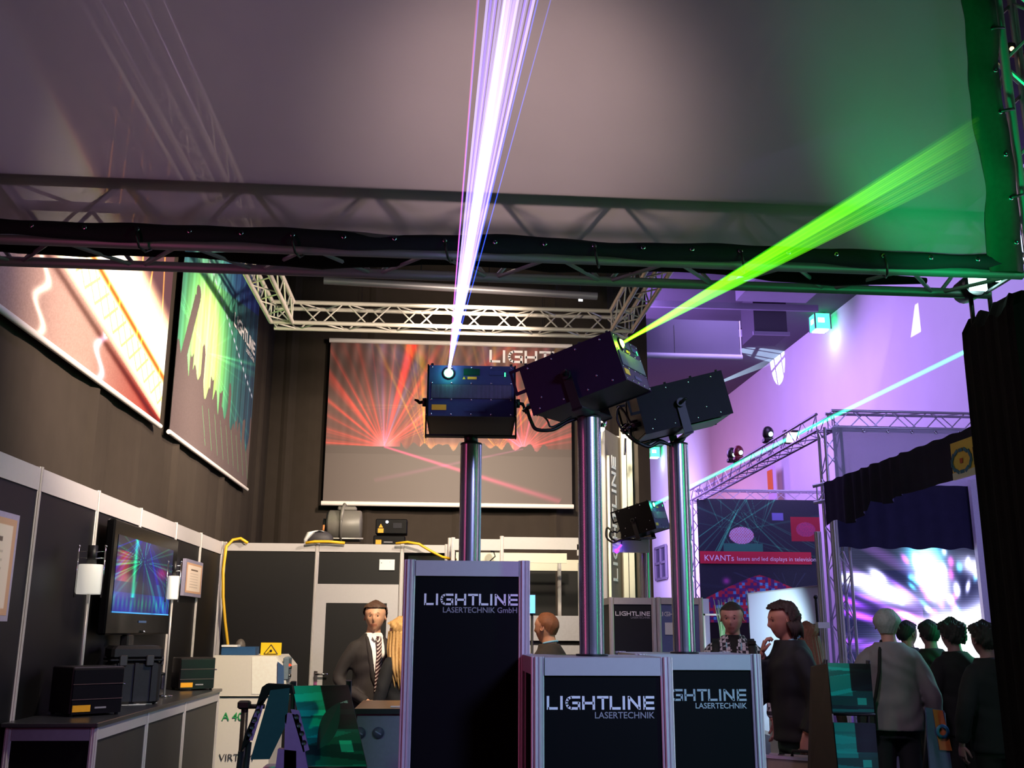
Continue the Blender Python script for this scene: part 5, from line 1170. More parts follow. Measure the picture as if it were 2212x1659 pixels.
a, b = PY(2096, 1040, 13.7), PY(2146, 1340, 13.7); xw = PY(2096, 1040, 13.7).x
solo('screen_post', G().bx(xw, xw+.12, 13.7, 13.78, 0, PY(2096, 1036, 13.7).z), M('post_lilac_white', '#dcd6ea', .5), 'white post at the right edge of the bright screen', 'post')
q = [PX(2060, 1038, xd-.06), PX(2110, 1030, xd-.06), PX(2106, 940, xd-.06), PX(2056, 958, xd-.06)]
t = thing('yellow_sign', 'yellow sign with a blue broken ring hung on the black drape', 'sign', (xd-.06, q[0].y, q[0].z))
y0_, y1_ = q[0].y, q[1].y-.5; z0_, z1_ = q[0].z, q[3].z
obj('sign_panel', G().bx(xd-.06, xd-.045, y1_, y0_, z0_, z1_), M('sign_sand_yellow', '#f0c868', .6, var=.05), t)
obj('white_foot', G().bx(xd-.065, xd-.06, y1_, y0_, z0_, z0_+.07), WHT, t)
yc_, zc_ = PX(2076, 995, xd-.07).y, PX(2076, 995, xd-.07).z; g = G()
for k in range(12):
    a0 = 2*pi*k/12; g.box((xd-.068, yc_+cos(a0)*.19, zc_+sin(a0)*.11), (.006, .075, .035), Matrix.Rotation(a0+pi/2, 3, 'X'))
obj('blue_ring', g, M('ring_blue', '#2f6f9e', .5), t); obj('red_mark', G().box((xd-.068, yc_, zc_), (.006, .05, .05)), M('mark_red', '#d05a3a', .5), t)
obj('lettering', text_geo(G(), 'L', (xd-.066, PX(2101, 1000, xd-.07).y, zc_-.08), (0, -1, 0), (0, 0, 1), .26), BLK, t)
# LED wall
def pic_led(U, V):
    rs = np.random.RandomState(11); r = .10+.06*np.sin(V*40)*0+0*U; g_ = .11+0*U; b = .24+0*U
    top = (V > .86); b = np.where(top, .26, b); g_ = np.where(top, .17, g_); r = np.where(top, .16, r)
    st = .12*np.clip(np.sin((U*.55+V)*30), 0, 1)*(U < .5); r += st*1.3; b += st*1.6; g_ += st*.6
    cx, cy = .72, .38; A = np.arctan2(V-cy, U-cx); Dd = np.hypot(U-cx, V-cy)
    def blob(x, y, s1, s2, c, rot=None):
        nonlocal r, g_, b
        a_ = math.atan2(y-cy, x-cx) if rot is None else rot
        dx, dy = U-x, V-y; p = dx*math.cos(a_)+dy*math.sin(a_); q_ = -dx*math.sin(a_)+dy*math.cos(a_)
        e = np.exp(-((p/s1)**2+(q_/s2)**2)); r = r+c[0]*e; g_ = g_+c[1]*e; b = b+c[2]*e
    W_ = (1.6, 1.6, 1.9); Mg = (1.2, .2, .9); Cy = (.3, 1.1, 1.4)
    cy = .5
    blob(.59, .80, .12, .085, W_, -1.2); blob(.54, .95, .10, .09, (.5, 1.3, 1.5), 0); blob(.28, .73, .16, .05, W_, -.25); blob(.09, .81, .10, .03, W_, 0); blob(.24, .83, .05, .022, W_)
    blob(.74, .53, .36, .085, W_, .15); blob(.74, .44, .26, .12, W_, .1); blob(.93, .85, .05, .14, W_, 1.2); blob(.40, .60, .10, .02, (1.3, .5, 1.2)); blob(.95, .55, .12, .14, W_, 0)
    blob(.62, .36, .07, .16, W_, 0); blob(.85, .30, .05, .16, (1.5, .9, 1.5), 0)
    for _ in range(70):
        x, y = .35+.63*rs.rand(), .45+.53*rs.rand(); c = (W_, Mg, Mg, Cy)[rs.randint(4)]; k = .35+.8*rs.rand(); blob(x, y, .015+.02*rs.rand(), .010+.008*rs.rand(), [q_*k for q_ in c])
    for _ in range(14):
        x, y = .02+.38*rs.rand(), .30+.45*rs.rand(); blob(x, y, .10, .014, (.45, .15, .75))
    ln = 1-.22*(np.sin(V*330*1.9) > .2); return r*ln, g_*ln, b*ln
xs0, xs1_ = PY(1808, 1186, 14.22).x, PY(2150, 1186, 14.22).x; zs0, zs1 = .35, PY(1950, 1180, 14.22).z
t = thing('led_screen', 'huge bright screen of white and magenta light bursts behind the visitors', 'screen', ((xs0+xs1_)/2, 14.0, zs0))
V0 = (PY(1950, 1186, 14).z-PY(1950, 1600, 14).z)
picture('lit_picture', (xs0, 14.2, zs0), (xs1_, 14.2, zs0), (xs1_, 14.2, zs1), (xs0, 14.2, zs1), 420, 460, pic_led, print_mat('led_picture', emit=1.9), t)
obj('screen_cabinet', G().bx(xs0-.02, xs1_+.02, 14.21, 14.35, 0, zs1+.02), BLK, t)
# dark poster
Ykp = kl.y-.2
def pic_kv(U, V):
    rs = np.random.RandomState(6); n_ = rs.rand(*U.shape)*.03; r = .08+n_; g_ = .15+n_; b = .18+n_
    T = V > .52; f = fan(U, V, .34, .93, 18, 130, 1, .012, 31, 270, .9); w1 = fan(U, V, .20, .72, 14, 200, 1, .012, 32, 20, 1.3); w2 = fan(U, V, .50, .72, 14, 200, 1, .012, 33, 160, 1.3)
    for k, m_ in ((f, .9), (w1, .65), (w2, .65)): g_ = g_+m_*k*T; b = b+m_*.55*k*T; r = r+m_*.25*k*T
    gl = (np.hypot((U-.35)/.10, (V-.70)/.07) < 1); sp = np.sin(U*300)*np.sin(V*260) > .3
    r = np.where(gl, .75, r); g_ = np.where(gl, .72, g_); b = np.where(gl, .82, b); r = np.where(gl & sp, .75, r); g_ = np.where(gl & sp, .4, g_); b = np.where(gl & sp, .4, b)
    wg = (np.abs(V-.60) < .035)*(np.abs(U-.36) < .16)*T; r = np.where(wg & ~gl, .15, r); g_ = np.where(wg & ~gl, .50, g_); b = np.where(wg & ~gl, .38, b)
    rd = (U > .76)*(V > .66)*(V < .86); r = np.where(rd, .62, r); g_ = np.where(rd, .12, g_); b = np.where(rd, .18, b)
    rg = (np.hypot((U-.88)/.08, (V-.755)/.06) < 1); r = np.where(rg, .5+.3*rs.rand(*U.shape), r); g_ = np.where(rg, .25, g_); b = np.where(rg, .42, b)
    sc = (np.abs(U-.655) < .045)*(np.abs(V-.86) < .03); r = np.where(sc, .42, r); g_ = np.where(sc, .44, g_); b = np.where(sc, .72, b)
    bt = V < .40; tiles = rs.rand(40, 60); ti = tiles[(V*44).astype(int) % 40, (U*42).astype(int) % 60]; reg = bt*(U > .04)*(U < .80)*(V < .38-.5*np.abs(U-.48)**1.2)*(rs.rand(*U.shape) > -1)
    r = np.where(reg, np.where(ti > .6, .70, .30), r); g_ = np.where(reg, np.where((ti < .12), .65, .16), g_); b = np.where(reg, np.where(ti < .12, .8, np.where(ti > .6, .25, .42)), b)
    f = fan(U, V, .72, .22, 10, 300, 1, .02, 35, 120, 2.5)*bt; r += .4*f; g_ += .4*f; b += .5*f
    sp2 = np.exp(-(np.hypot((U-.21), (V-.33)*1.1)/.03)**2); r += .6*sp2; g_ += .15*sp2; b += .45*sp2
    return r, g_, b
a, b = PY(1506, 1077, Ykp), PY(1785, 1340, Ykp); zpb = PY(1600, 1345, Ykp).z
t = thing('poster_wall', 'large dark poster of green laser webs and coloured tiles with a red caption band', 'poster', ((a.x+b.x)/2, Ykp, zpb))
picture('printed_sheet', (a.x, Ykp, zpb), (b.x, Ykp, zpb), (b.x, Ykp, a.z), (a.x, Ykp, a.z), 260, 260, pic_kv, PRN, t)
obj('poster_board', G().bx(a.x, b.x, Ykp+.01, Ykp+.05, 0, a.z), BLKP, t)
c0, c1 = PY(1513, 1217, Ykp-.03), PY(1752, 1193, Ykp-.03)
obj('caption_band', G().bx(c0.x, c1.x, Ykp-.03, Ykp-.02, c0.z, c1.z), M('caption_red', '#c32a3e', .5, var=.03), t)
obj('lettering', text_geo(G(), 'KVANTs', PY(1521, 1211, Ykp-.035), (1, 0, 0), (0, 0, 1), .185, bold=.004), LOGO, t)
obj('lettering', text_geo(G(), 'lasers and led displays in television', PY(1592, 1211, Ykp-.035), (1, 0, 0), (0, 0, 1), .130), LOGO, t)
# low white walls and plants
WW = M('stand_wall_white', '#dfe6f2', .6, var=.03, scale=2)
def xwall(name, label, p, q, X, base, m, th=.06):
    a, b = PX(*p, X), PX(*q, X); z = (a.z+b.z)/2; t = thing(name, label, 'partition', (X, (a.y+b.y)/2, 0)); y0, y1 = sorted((a.y, b.y))
    obj('wall_panel', G().bx(X, X+th, y0, y1, .06, z), m, t); obj('skirting', G().bx(X-.005, X+th+.005, y0, y1, 0, .06), ALUW, t); obj('top_cap', G().bx(X-.005, X+th+.005, y0, y1, z, z+.02), ALUW, t); return t
xwall('white_wall', 'bright white wall behind the man with his hand on his chin', (1616, 1284), (1771, 1266), 5.30, 0, WW)
a, b = PY(1497, 1293, 18), PY(1531, 1293, 18)
t = thing('white_wall', 'narrow white wall section right of the third mast', 'partition', (a.x, 18, 0)); obj('wall_panel', G().bx(a.x, b.x, 18, 18.08, .05, a.z), WW, t); obj('skirting', G().bx(a.x, b.x, 17.99, 18.09, 0, .05), ALUW, t)
GR = [M('grass_leaf_pale', '#9db58d', .7, var=.3), M('grass_leaf_green', '#5f8a5a', .7, var=.3)]
for px, pt, pb, Y, w_, lab in ((1572, 1292, 1345, 16.6, .34, 'tall potted grass behind the crew-cut man'), (1628, 1276, 1300, 17.5, .22, 'potted grass peeking over the white wall')):
    c = PY(px, pb, Y); zt_ = PY(px, pt, Y).z; t = thing('potted_grass', lab, 'plant', (c.x, Y, 0)); rs = random.Random(px)
    for k in range(2):
        g = G()
        for _ in range(34):
            dx, dy = rs.uniform(-w_, w_)*.5, rs.uniform(-.1, .1); ln = rs.uniform(.5, 1.05); tp = zt_-(1-ln)*.5; x0_ = c.x+dx*.45
            g.path([(x0_, Y+dy, 1.0), (x0_+dx*.3, Y+dy, 1.0+(tp-1.0)*.6), (c.x+dx+rs.uniform(-.05, .05), Y+dy, tp)], [.009, .008, .002], 4)
        obj('blades', g, GR[k], t, kind='stuff')
    obj('planter', G().loft([((c.x, Y, 0), .14, .14), ((c.x, Y, 1.0), .19, .19)], 4), WHT, t); obj('soil', G().box((c.x, Y, 1.0), (.2, .2, .02)), BLK, t)
    if w_ > .3: obj('white_frame', G().bx(c.x-.36, c.x-.32, Y+.2, Y+.24, 0, zt_-.25).bx(c.x+.2, c.x+.24, Y+.2, Y+.24, 0, zt_-.25).bx(c.x-.36, c.x+.24, Y+.2, Y+.24, zt_-.28, zt_-.25), WHT, t)
a = PY(1762, 1290, 13.3); t = thing('leaning_rod', 'thin black rod leaning against the white wall near the corner upright', 'rod', (a.x, 13.3, 0))
rod('shaft', t, (PY(1771, 1400, 13.3).x+.02, 13.3, 0), a, .018, BLK, 6); obj('tip', G().ell(a, .03), BLK, t)
a, b = PY(1767, 1344, 13.1), PY(1793, 1357, 13.1); t = thing('white_junction_box', 'small white box on the corner upright above head height of the crowd', 'box', a)
obj('case', G().bx(a.x, b.x, 13.1, 13.2, b.z, a.z), WHT, t); obj('clamp', G().bx(a.x+.05, b.x-.05, 13.2, 13.85, b.z+.02, a.z-.02), BLK, t)
for px, pt, lab, w_ in ((1766, 1150, 'pale flat post left of the corner upright', .045), (1800, 1118, 'ribbed silver post right of the corner upright', .05)):
    a = PY(px, pt, 13.75); t = thing('side_post', lab, 'post', (a.x, 13.75, 0)); obj('shaft', G().post(a.x, 13.75, 0, a.z, w_), ALUW, t); obj('cap', G().box((a.x, 13.75, a.z+.005), (w_*1.6, w_*1.6, .01)), WHT, t)
a, b = PY(1740, 1580, 9.3), PY(1790, 1536, 9.3); b2_ = PY(1790, 1580, 9.3)
t = thing('white_cabinet', 'low white cabinet behind the thighs of the man with the briefcase', 'cabinet', (a.x, 9.3, 0)); obj('body', G().bx(a.x-.2, b.x, 9.3, 9.7, .3, b.z), WHT, t); obj('base', G().bx(a.x-.18, b.x-.02, 9.32, 9.68, 0, .3), BLKP, t); obj('top', G().bx(a.x-.21, b.x+.01, 9.29, 9.71, b.z, b.z+.02), ALUW, t)
# folding barrier sign in the aisle
t = thing('aisle_sign', 'leaning poster board with an orange field and blue ring between the dark visitors', 'sign', PZ(2040, 1655, .3))
Y_ = 7.4; q = [PY(2012, 1700, Y_), PY(2062, 1700, Y_), PY(2040, 1535, Y_), PY(2000, 1528, Y_)]
obj('board', G().add(q+[p+Vector((0, .02, 0)) for p in q], [(0, 1, 2, 3), (7, 6, 5, 4), (0, 4, 5, 1), (1, 5, 6, 2), (2, 6, 7, 3), (3, 7, 4, 0)]), M('board_steel_blue', '#54618c', .5), t)
q = [PY(2030, 1620, Y_-.01), PY(2057, 1622, Y_-.01), PY(2036, 1535, Y_-.01), PY(2015, 1532, Y_-.01)]
obj('orange_field', G().add(q+[p+Vector((0, .005, 0)) for p in q], [(0, 1, 2, 3), (7, 6, 5, 4), (0, 4, 5, 1), (1, 5, 6, 2), (2, 6, 7, 3), (3, 7, 4, 0)]), M('field_orange', '#c46a3a', .5), t)
c = PY(2036, 1580, Y_-.02); obj('blue_ring', G().rev([(.028, 0), (.05, 0), (.05, .004), (.028, .004)], 20, c, Matrix.Rotation(pi/2, 3, 'X')), M('ring_blue', '#2f6f9e', .5), t)
obj('leg', G().tube(PY(2004, 1535, Y_+.05), (PY(2012, 1700, Y_).x, Y_+.3, 0), .012).tube(PY(2038, 1540, Y_+.05), (PY(2066, 1700, Y_).x, Y_+.05, 0), .012), BLK, t)
# ================================================================ people
SKIN = {}
def skin(n, c): return M('skin_'+n, c, .55, var=.06, scale=25)
def sm(a, b, x): t = min(1, max(0, (x-a)/(b-a))); return t*t*(3-2*t)
def headpt(x, y, z, s=1., grow=0.):
    """unit direction -> point on a head that faces +y, centred between the ears"""
    rx, ry, rz = .077+grow, .096+grow, .119+grow; px, py, pz = x*rx, y*ry, z*rz
    if z > 0: px *= 1+.15*sin(pi*min(1, z)); py *= 1+.05*sin(pi*min(1, z)); pz *= 1-.05*z
    if z < 0:
        t = -z; px *= 1-.30*t**1.3
        py *= (1-.06*t) if y > 0 else (1-.42*t)
        if y > 0: py += .012*t*t
    if y > 0 and grow == 0:
        ax = abs(x)
        py += .024*math.exp(-(x/.10)**2)*math.exp(-((z+.20)/.15)**2)+.010*math.exp(-(x/.09)**2)*math.exp(-((z-.02)/.16)**2)
        py -= .010*math.exp(-((ax-.36)/.14)**2)*math.exp(-((z-.06)/.10)**2)
        py += .005*math.exp(-((z-.20)/.08)**2)*math.exp(-(ax/.5)**4)
        py += .006*math.exp(-(x/.22)**2)*math.exp(-((z+.50)/.05)**2)+.005*math.exp(-(x/.20)**2)*math.exp(-((z+.60)/.05)**2)
        py -= .004*math.exp(-(x/.20)**2)*math.exp(-((z+.55)/.025)**2)
        py += .008*math.exp(-(x/.3)**2)*math.exp(-((z+.86)/.15)**2)
        px += .004*(1 if x > 0 else -1)*math.exp(-((ax-.62)/.2)**2)*math.exp(-((z+.15)/.15)**2)
    return Vector((px, py, pz))*s
def headmesh(g, T, nu=56, nv=44, grow=0., keep=None, amp=0., seed=0):
    vs = []; ok = []
    for i in range(nv+1):
        th = pi*i/nv
        for j in range(nu):
            ph = 2*pi*j/nu; d = (sin(th)*cos(ph), sin(th)*sin(ph), cos(th)); e = 0
            if amp: e = amp*(.5+.5*sin(ph*9+seed+3*sin(th*4)))*(.5+.5*sin(th*7+seed))+amp*.6*sin(ph*23+th*11)
            vs.append(T @ headpt(*d, grow=grow+e)); ok.append(keep(d) if keep else True)
    fs = [(i*nu+j, (i+1)*nu+j, (i+1)*nu+(j+1) % nu, i*nu+(j+1) % nu) for i in range(nv) for j in range(nu)]
    if keep: fs = [f for f in fs if all(ok[k] for k in f)]
    g.add(vs, fs, True); return g
def limb(g, pts, rs, n=14):
    """smooth tapering limb through joints"""
    ps = [Vector(p) for p in pts]; out, ro = [], []
    for i in range(len(ps)-1):
        a, b, c, d = ps[max(i-1, 0)], ps[i], ps[i+1], ps[min(i+2, len(ps)-1)]
        for k in range(5): t = k/5; out.append(.5*((2*b)+(c-a)*t+(2*a-5*b+4*c-d)*t*t+(3*b-a-3*c+d)*t**3)); ro.append(rs[i]+(rs[i+1]-rs[i])*t)
    out.append(ps[-1]); ro.append(rs[-1]); return g.path(out, ro, n)
def hand(g, w_, d, nrm, side, curl=.5, s=1.):
    """palm, four unequal bent fingers and a thumb leaving the side of the palm; d = along the hand, nrm = palm normal"""
    d = Vector(d).normalized(); nrm = Vector(nrm); nrm = (nrm-d*nrm.dot(d)).normalized(); x = d.cross(nrm)*side; w_ = Vector(w_)
    g.loft([(w_-d*.02, .024*s, .018*s, x, nrm), (w_+d*.015*s, .030*s, .016*s, x, nrm), (w_+d*.05*s, .040*s, .014*s, x, nrm), (w_+d*.085*s, .040*s, .012*s, x, nrm), (w_+d*.098*s, .034*s, .009*s, x, nrm)], 14)
    for i, (ln, off) in enumerate(((.070, -.030), (.080, -.010), (.074, .010), (.058, .029))):
        p = w_+d*(.085-.004*abs(i-1))*s+x*off*s; seg = [p-d*.01]; dirn = d.copy(); ang = 0
        for k, fr in enumerate((.42, .33, .25)): 
            ang += curl*(.5+.35*k); dd = d*cos(ang)+nrm*sin(ang); p = p+dd*ln*fr*s; seg.append(p)
        g.path(seg, [.0092*s, .0090*s, .0080*s, .0064*s], 8)
    p = w_+d*.022*s-x*.026*s; q = p+(d*.65-x*.75+nrm*.25).normalized()*.038*s; r_ = q+(d*.9-x*.15+nrm*.45).normalized()*.030*s; e = r_+(d*.8+nrm*.6+x*.1).normalized()*.022*s
    g.path([p+x*.012, q, r_, e], [.013*s, .0115*s, .0098*s, .0075*s], 8)
def remesh(g, vox, smooth=2):
    me = raw('tmp', g, BLK); o = bpy.data.objects.new('tmp', me); C.objects.link(o)
    m = o.modifiers.new('r', 'REMESH'); m.mode = 'VOXEL'; m.voxel_size = vox; m.use_smooth_shade = True
    s_ = o.modifiers.new('s', 'SMOOTH'); s_.factor = .5; s_.iterations = smooth
    dg = bpy.context.evaluated_depsgraph_get(); e = bpy.data.meshes.new_from_object(o.evaluated_get(dg))
    v = np.empty(len(e.vertices)*3, np.float32); e.vertices.foreach_get('co', v); fs = [tuple(p.vertices) for p in e.polygons]
    bpy.data.objects.remove(o); bpy.data.meshes.remove(me); bpy.data.meshes.remove(e); return v.reshape(-1, 3), fs
TORSO = [(.90, .155, .110, 0), (.97, .168, .118, -.005), (1.06, .150, .108, 0), (1.16, .145, .105, .005), (1.27, .160, .112, .008), (1.36, .166, .112, .004), (1.42, .155, .098, -.005), (1.46, .125, .080, -.012), (1.495, .085, .068, -.012), (1.525, .062, .060, -.006)]
def person(label, px, Y, H, face, top, trousers, sk='#c99a80', hair='#3a2a20', style='short', arms=None, hy=0, hp=0, lean=0, jacket=True, shirt=None, vneck=0, vox=.008, hem_z=.84, long_sleeve=True, bulk=0., skirt=False, shoes='#14110f', headx=0, skey=None):
    k = H/1.78; f = Vector((face[0], face[1], 0)).normalized(); r_ = Vector((f.y, -f.x, 0))
    c = PY(px, 1400, Y); c.z = 0; Mw = Matrix(((r_.x*k, f.x*k, 0, c.x), (r_.y*k, f.y*k, 0, c.y), (0, 0, k, 0), (0, 0, 0, 1)))
    t = thing('person', label, 'person', Mw=Mw); O = lambda n, g, m, **q: obj(n, g, m, t, local=True, **q)
    def ln(p): p = Vector(p); return Vector((p.x, p.y+lean*max(0, p.z-.95), p.z))
    SK = skin(skey or sk[1:], sk)
    A = arms or (dict(e=(-.27, -.02, 1.14), w=(-.27, .05, .90), d=(0, .1, -1), n=(1, 0, 0)), dict(e=(.27, -.02, 1.14), w=(.27, .05, .90), d=(0, .1, -1), n=(-1, 0, 0)))
    # body
    g = G(); g.loft([(ln((0, y, z)), rx, ry) for z, rx, ry, y in TORSO]+[(ln((0, .0, 1.55)), .056, .060), (ln((headx*.5, .012, 1.60)), .055, .058)], 20)
    legs = []
    for s_ in (-1, 1):
        a = A[0] if s_ < 0 else A[1]; e, w_ = ln(a['e']), ln(a['w'])
        limb(g, [ln((s_*.11, -.005, 1.42)), ln((s_*.165, -.01, 1.395)), e, w_], [.05, .048, .040, .026])
        lp = [(s_*.085, 0, .95), (s_*.095, .01, .52), (s_*.10, -.01, .09)]; legs.append(lp); limb(g, lp, [.085, .055, .038])
        g.ell((s_*.103, .04, .045), (.030, .08, .025), 12, 8)
    HT = Matrix.Translation(ln((headx, .022, 1.656))) @ Matrix.Rotation(R(hy), 4, 'Z') @ Matrix.Rotation(R(hp), 4, 'X') @ Matrix.Scale(1.06, 4)
    headmesh(g, HT)
    v, fs = remesh(g, vox)
    hi = HT.inverted(); g2 = G(); g2.v = [tuple(p) for p in v.tolist()]; g2.f = fs; g2.sm = [True]*len(fs)
    mi = []
    for q in fs:
        cc_ = Vector(v[list(q)].mean(0)); h = hi @ cc_; mi.append(1 if (abs(h.x) < .023 and -.074 < h.z < -.054 and h.y > .07) else 0)
    g2.m = mi
    for s_, a in zip((-1, 1), A):   # hands and ears belong to the body's surface
        hand(g2, ln(a['w']), a['d'], a['n'], s_, a.get('curl', .5))
    for s_ in (-1, 1): g2.rev([(.004, -.004), (.014, -.004), (.019, .002), (.020, .008), (.014, .010)], 14, HT @ Vector((s_*.074, -.004, -.002)), (HT.to_3x3() @ Matrix.Rotation(s_*(pi/2-.25), 3, 'Y') @ Matrix.Diagonal((1.5, 1.0, 1.0))))
    body = O('body', g2, [SK, M('lips_'+sk[1:], '#%02x%02x%02x' % tuple(max(0, min(255, int(int(sk[i:i+2], 16)*kk))) for i, kk in ((1, .88), (3, .76), (5, .76))), .5)])
    for s_ in (-1, 1):
        o = HT @ Vector((s_*.029, .076, .006))
        O('eye', G().ell(o, (.0120, .010, .0062), 12, 8), M('eye_white', '#a89c94', .3)); q = HT @ Vector((s_*.029-.0, .0855, .006)); O('iris', G().ell(q, (.0062, .0035, .0060), 10, 6), M('iris_dark', '#2a1c14', .2))
        O('eyebrow', G().path([HT @ Vector((s_*.012, .091, .024)), HT @ Vector((s_*.028, .090, .030)), HT @ Vector((s_*.044, .080, .025))], [.003, .0038, .002], 6), M('hair_'+hair[1:], hair, .7, var=.35, scale=60))
    # hair
    HM = M('hair_'+hair[1:], hair, .7, var=.35, scale=60); g = G()
    def kshort(d): x, y, z = d; return z > (.52 if y > .35 else (.52-(.35-y)*.95 if y > -.2 else -.02-.45*min(1, (-.2-y)*2))) and not (y > .1 and z < .30)
    def kbald(d): x, y, z = d; return (z > (-.45 if y < -.35 else (.0 if y < .05 else 9))) or (z > .78 and y < .3)
    if style == 'short': headmesh(g, HT, 64, 48, .011, kshort, .006, px)
    if style == 'crew': headmesh(g, HT, 64, 48, .003, kshort, .002, px)
    if style == 'thinning': headmesh(g, HT, 64, 48, .004, lambda d: kshort(d) and d[1] < .45, .003, px)
    if style == 'cap_grey': headmesh(g, HT, 64, 48, .012, kshort, .006, px)
    if style == 'curly': headmesh(g, HT, 64, 48, .020, kshort, .016, px)
    if style == 'receding':
        headmesh(g, HT, 64, 48, .014, lambda d: d[2] > (.58 if d[1] > .25 else (-.35 if d[1] < .0 else .0)) and not (d[1] > .05 and d[2] < .35), .012, px)
        for i in range(26): a0 = -pi/2+(i/25-.5)*pi*1.05; p = HT @ Vector((cos(a0)*.085, sin(a0)*.10, -.01)); g.path([p, p+HT.to_3x3() @ Vector((cos(a0)*.012, -.012, -.05)), p+HT.to_3x3() @ Vector((cos(a0)*.002, -.014, -.095-.02*sin(i)))], [.016, .014, .005], 6)
    if style == 'long':
        headmesh(g, HT, 64, 48, .016, lambda d: kshort(d) or d[1] < -.05, .012, px)
        for i in range(44):
            a0 = -pi/2+(i/43-.5)*pi*1.35; r2_ = 1+.12*sin(i*2.1); p = HT @ Vector((cos(a0)*.082, sin(a0)*.100, .02)); q = HT @ Vector((cos(a0)*.105*r2_, sin(a0)*.105-.02, -.12)); e = HT @ Vector((cos(a0)*.15*r2_, sin(a0)*.07-.085, -.27)); e2 = HT @ Vector((cos(a0)*.12*r2_, sin(a0)*.05-.09, -.40-.04*sin(i*1.7)))
            limb(g, [p, q, e, e2], [.016, .018, .015, .004], 6)
    if g.v: O('hair', g, HM)
    # trousers or skirt
    g = G()
    g.loft([((0, 0, .80), .175, .125), ((0, 0, .92), .175, .125), ((0, 0, 1.02), .160, .118)], 20)
    for s_, lp in zip((-1, 1), legs): limb(g, [(s_*.085, 0, .92), (s_*.098, .012, .50), (s_*.103, 0, .08)], [.098, .078, .062])
    v, fs = remesh(g, .013, 3); g2 = G(); g2.add(v.tolist(), fs, True)
    if skirt:
        g2 = G().loft([((0, 0, .46), .19, .15), ((0, 0, .75), .185, .145), ((0, 0, .95), .172, .128), ((0, 0, 1.04), .158, .118)], 24)
    O('skirt' if skirt else 'trousers', g2, trousers)
    for s_ in (-1, 1): O('shoe', G().loft([((s_*.105, -.06, .04), .04, .04, (1, 0, 0), (0, 0, 1)), ((s_*.105, 0, .05), .045, .05, (1, 0, 0), (0, 0, 1)), ((s_*.108, .10, .035), .048, .035, (1, 0, 0), (0, 0, 1)), ((s_*.108, .18, .025), .03, .022, (1, 0, 0), (0, 0, 1))], 12), M('shoe_leather', shoes, .4))
    # shirt underneath, then the jacket or top
    if shirt is not None:
        g = G().loft([(ln((0, y, z)), rx+.008, ry+.008) for z, rx, ry, y in TORSO[1:]]+[(ln((0, .0, 1.528)), .060, .064)], 24); O('shirt', g, shirt)
    g = G(); gr = .020+bulk
    rg = [(ln((0, 0, hem_z)), .178+bulk, .135+bulk), (ln((0, 0, .94)), .182+bulk, .132+bulk)]+[(ln((0, y, z)), rx+gr, ry+gr) for z, rx, ry, y in TORSO[2:]]
    g.loft(rg, 24)
    for s_, a in zip((-1, 1), A):
        e, w_ = ln(a['e']), ln(a['w']); w2 = e.lerp(w_, .93); limb(g, [ln((s_*.09, -.005, 1.412)), ln((s_*.162, -.01, 1.388)), e, w2], [.060+bulk*.5, .064+bulk*.6, .053+bulk*.7, .040+bulk*.4])
    v, fs = remesh(g, .012, 3)
    # folds across sleeves and body
    vn = v.copy(); rad = np.hypot(v[:, 0], v[:, 1])+1e-6; q_ = 2*np.sin(v[:, 2]*9+v[:, 0]*7)+1.5*np.sin(v[:, 1]*13-v[:, 2]*5); dsp = .0035*np.sin(v[:, 2]*30+q_*1.7+v[:, 0]*14)+.0025*np.sin(v[:, 0]*38+q_*2.3)
    vn[:, 0] += v[:, 0]/rad*dsp; vn[:, 1] += v[:, 1]/rad*dsp; v = vn
    if vneck:
        cen = np.array([v[list(q)].mean(0) for q in fs]); yy = cen[:, 1]-lean*np.clip(cen[:, 2]-.95, 0, 9)
        cut = (yy > .02)*(np.abs(cen[:, 0]) < np.clip((cen[:, 2]-vneck)*.22, 0, .07))*(cen[:, 2] > vneck); fs = [q for q, c_ in zip(fs, cut) if not c_]
    g2 = G().add(v.tolist(), fs, True); O('jacket' if jacket else 'top', g2, top)
    if jacket and vneck:
        for s_ in (-1, 1):   # lapels
            pts = [ln((s_*.016, .118+bulk, vneck)), ln((s_*.045, .128+bulk, vneck+.12)), ln((s_*.078, .118+bulk, 1.38)), ln((s_*.078, .055, 1.475)), ln((s_*.055, -.04, 1.52))]
            O('lapel', G().path(pts, [.008, .020, .022, .016, .012], 6), top)
    elif jacket: O('collar', G().path([ln((.075*cos(a0), .070*sin(a0)-.005, 1.505+.012*sin(a0*-1))) for a0 in np.linspace(-pi*1.35, pi*.35, 22)], .015, 8), top)
    t['label'] = label; return t, Mw, O, ln, HT
BLKC = M('black_wool', '#0b0a0d', .85, var=.2, scale=30); NAVY = M('navy_wool', '#0c0d16', .85, var=.2, scale=30)
down = lambda s_, e=(.02, 0): dict(e=(s_*.265, -.03, 1.14), w=(s_*.27, .04, .89), d=(0, .12, -1), n=(-s_, 0, 0), curl=.35)
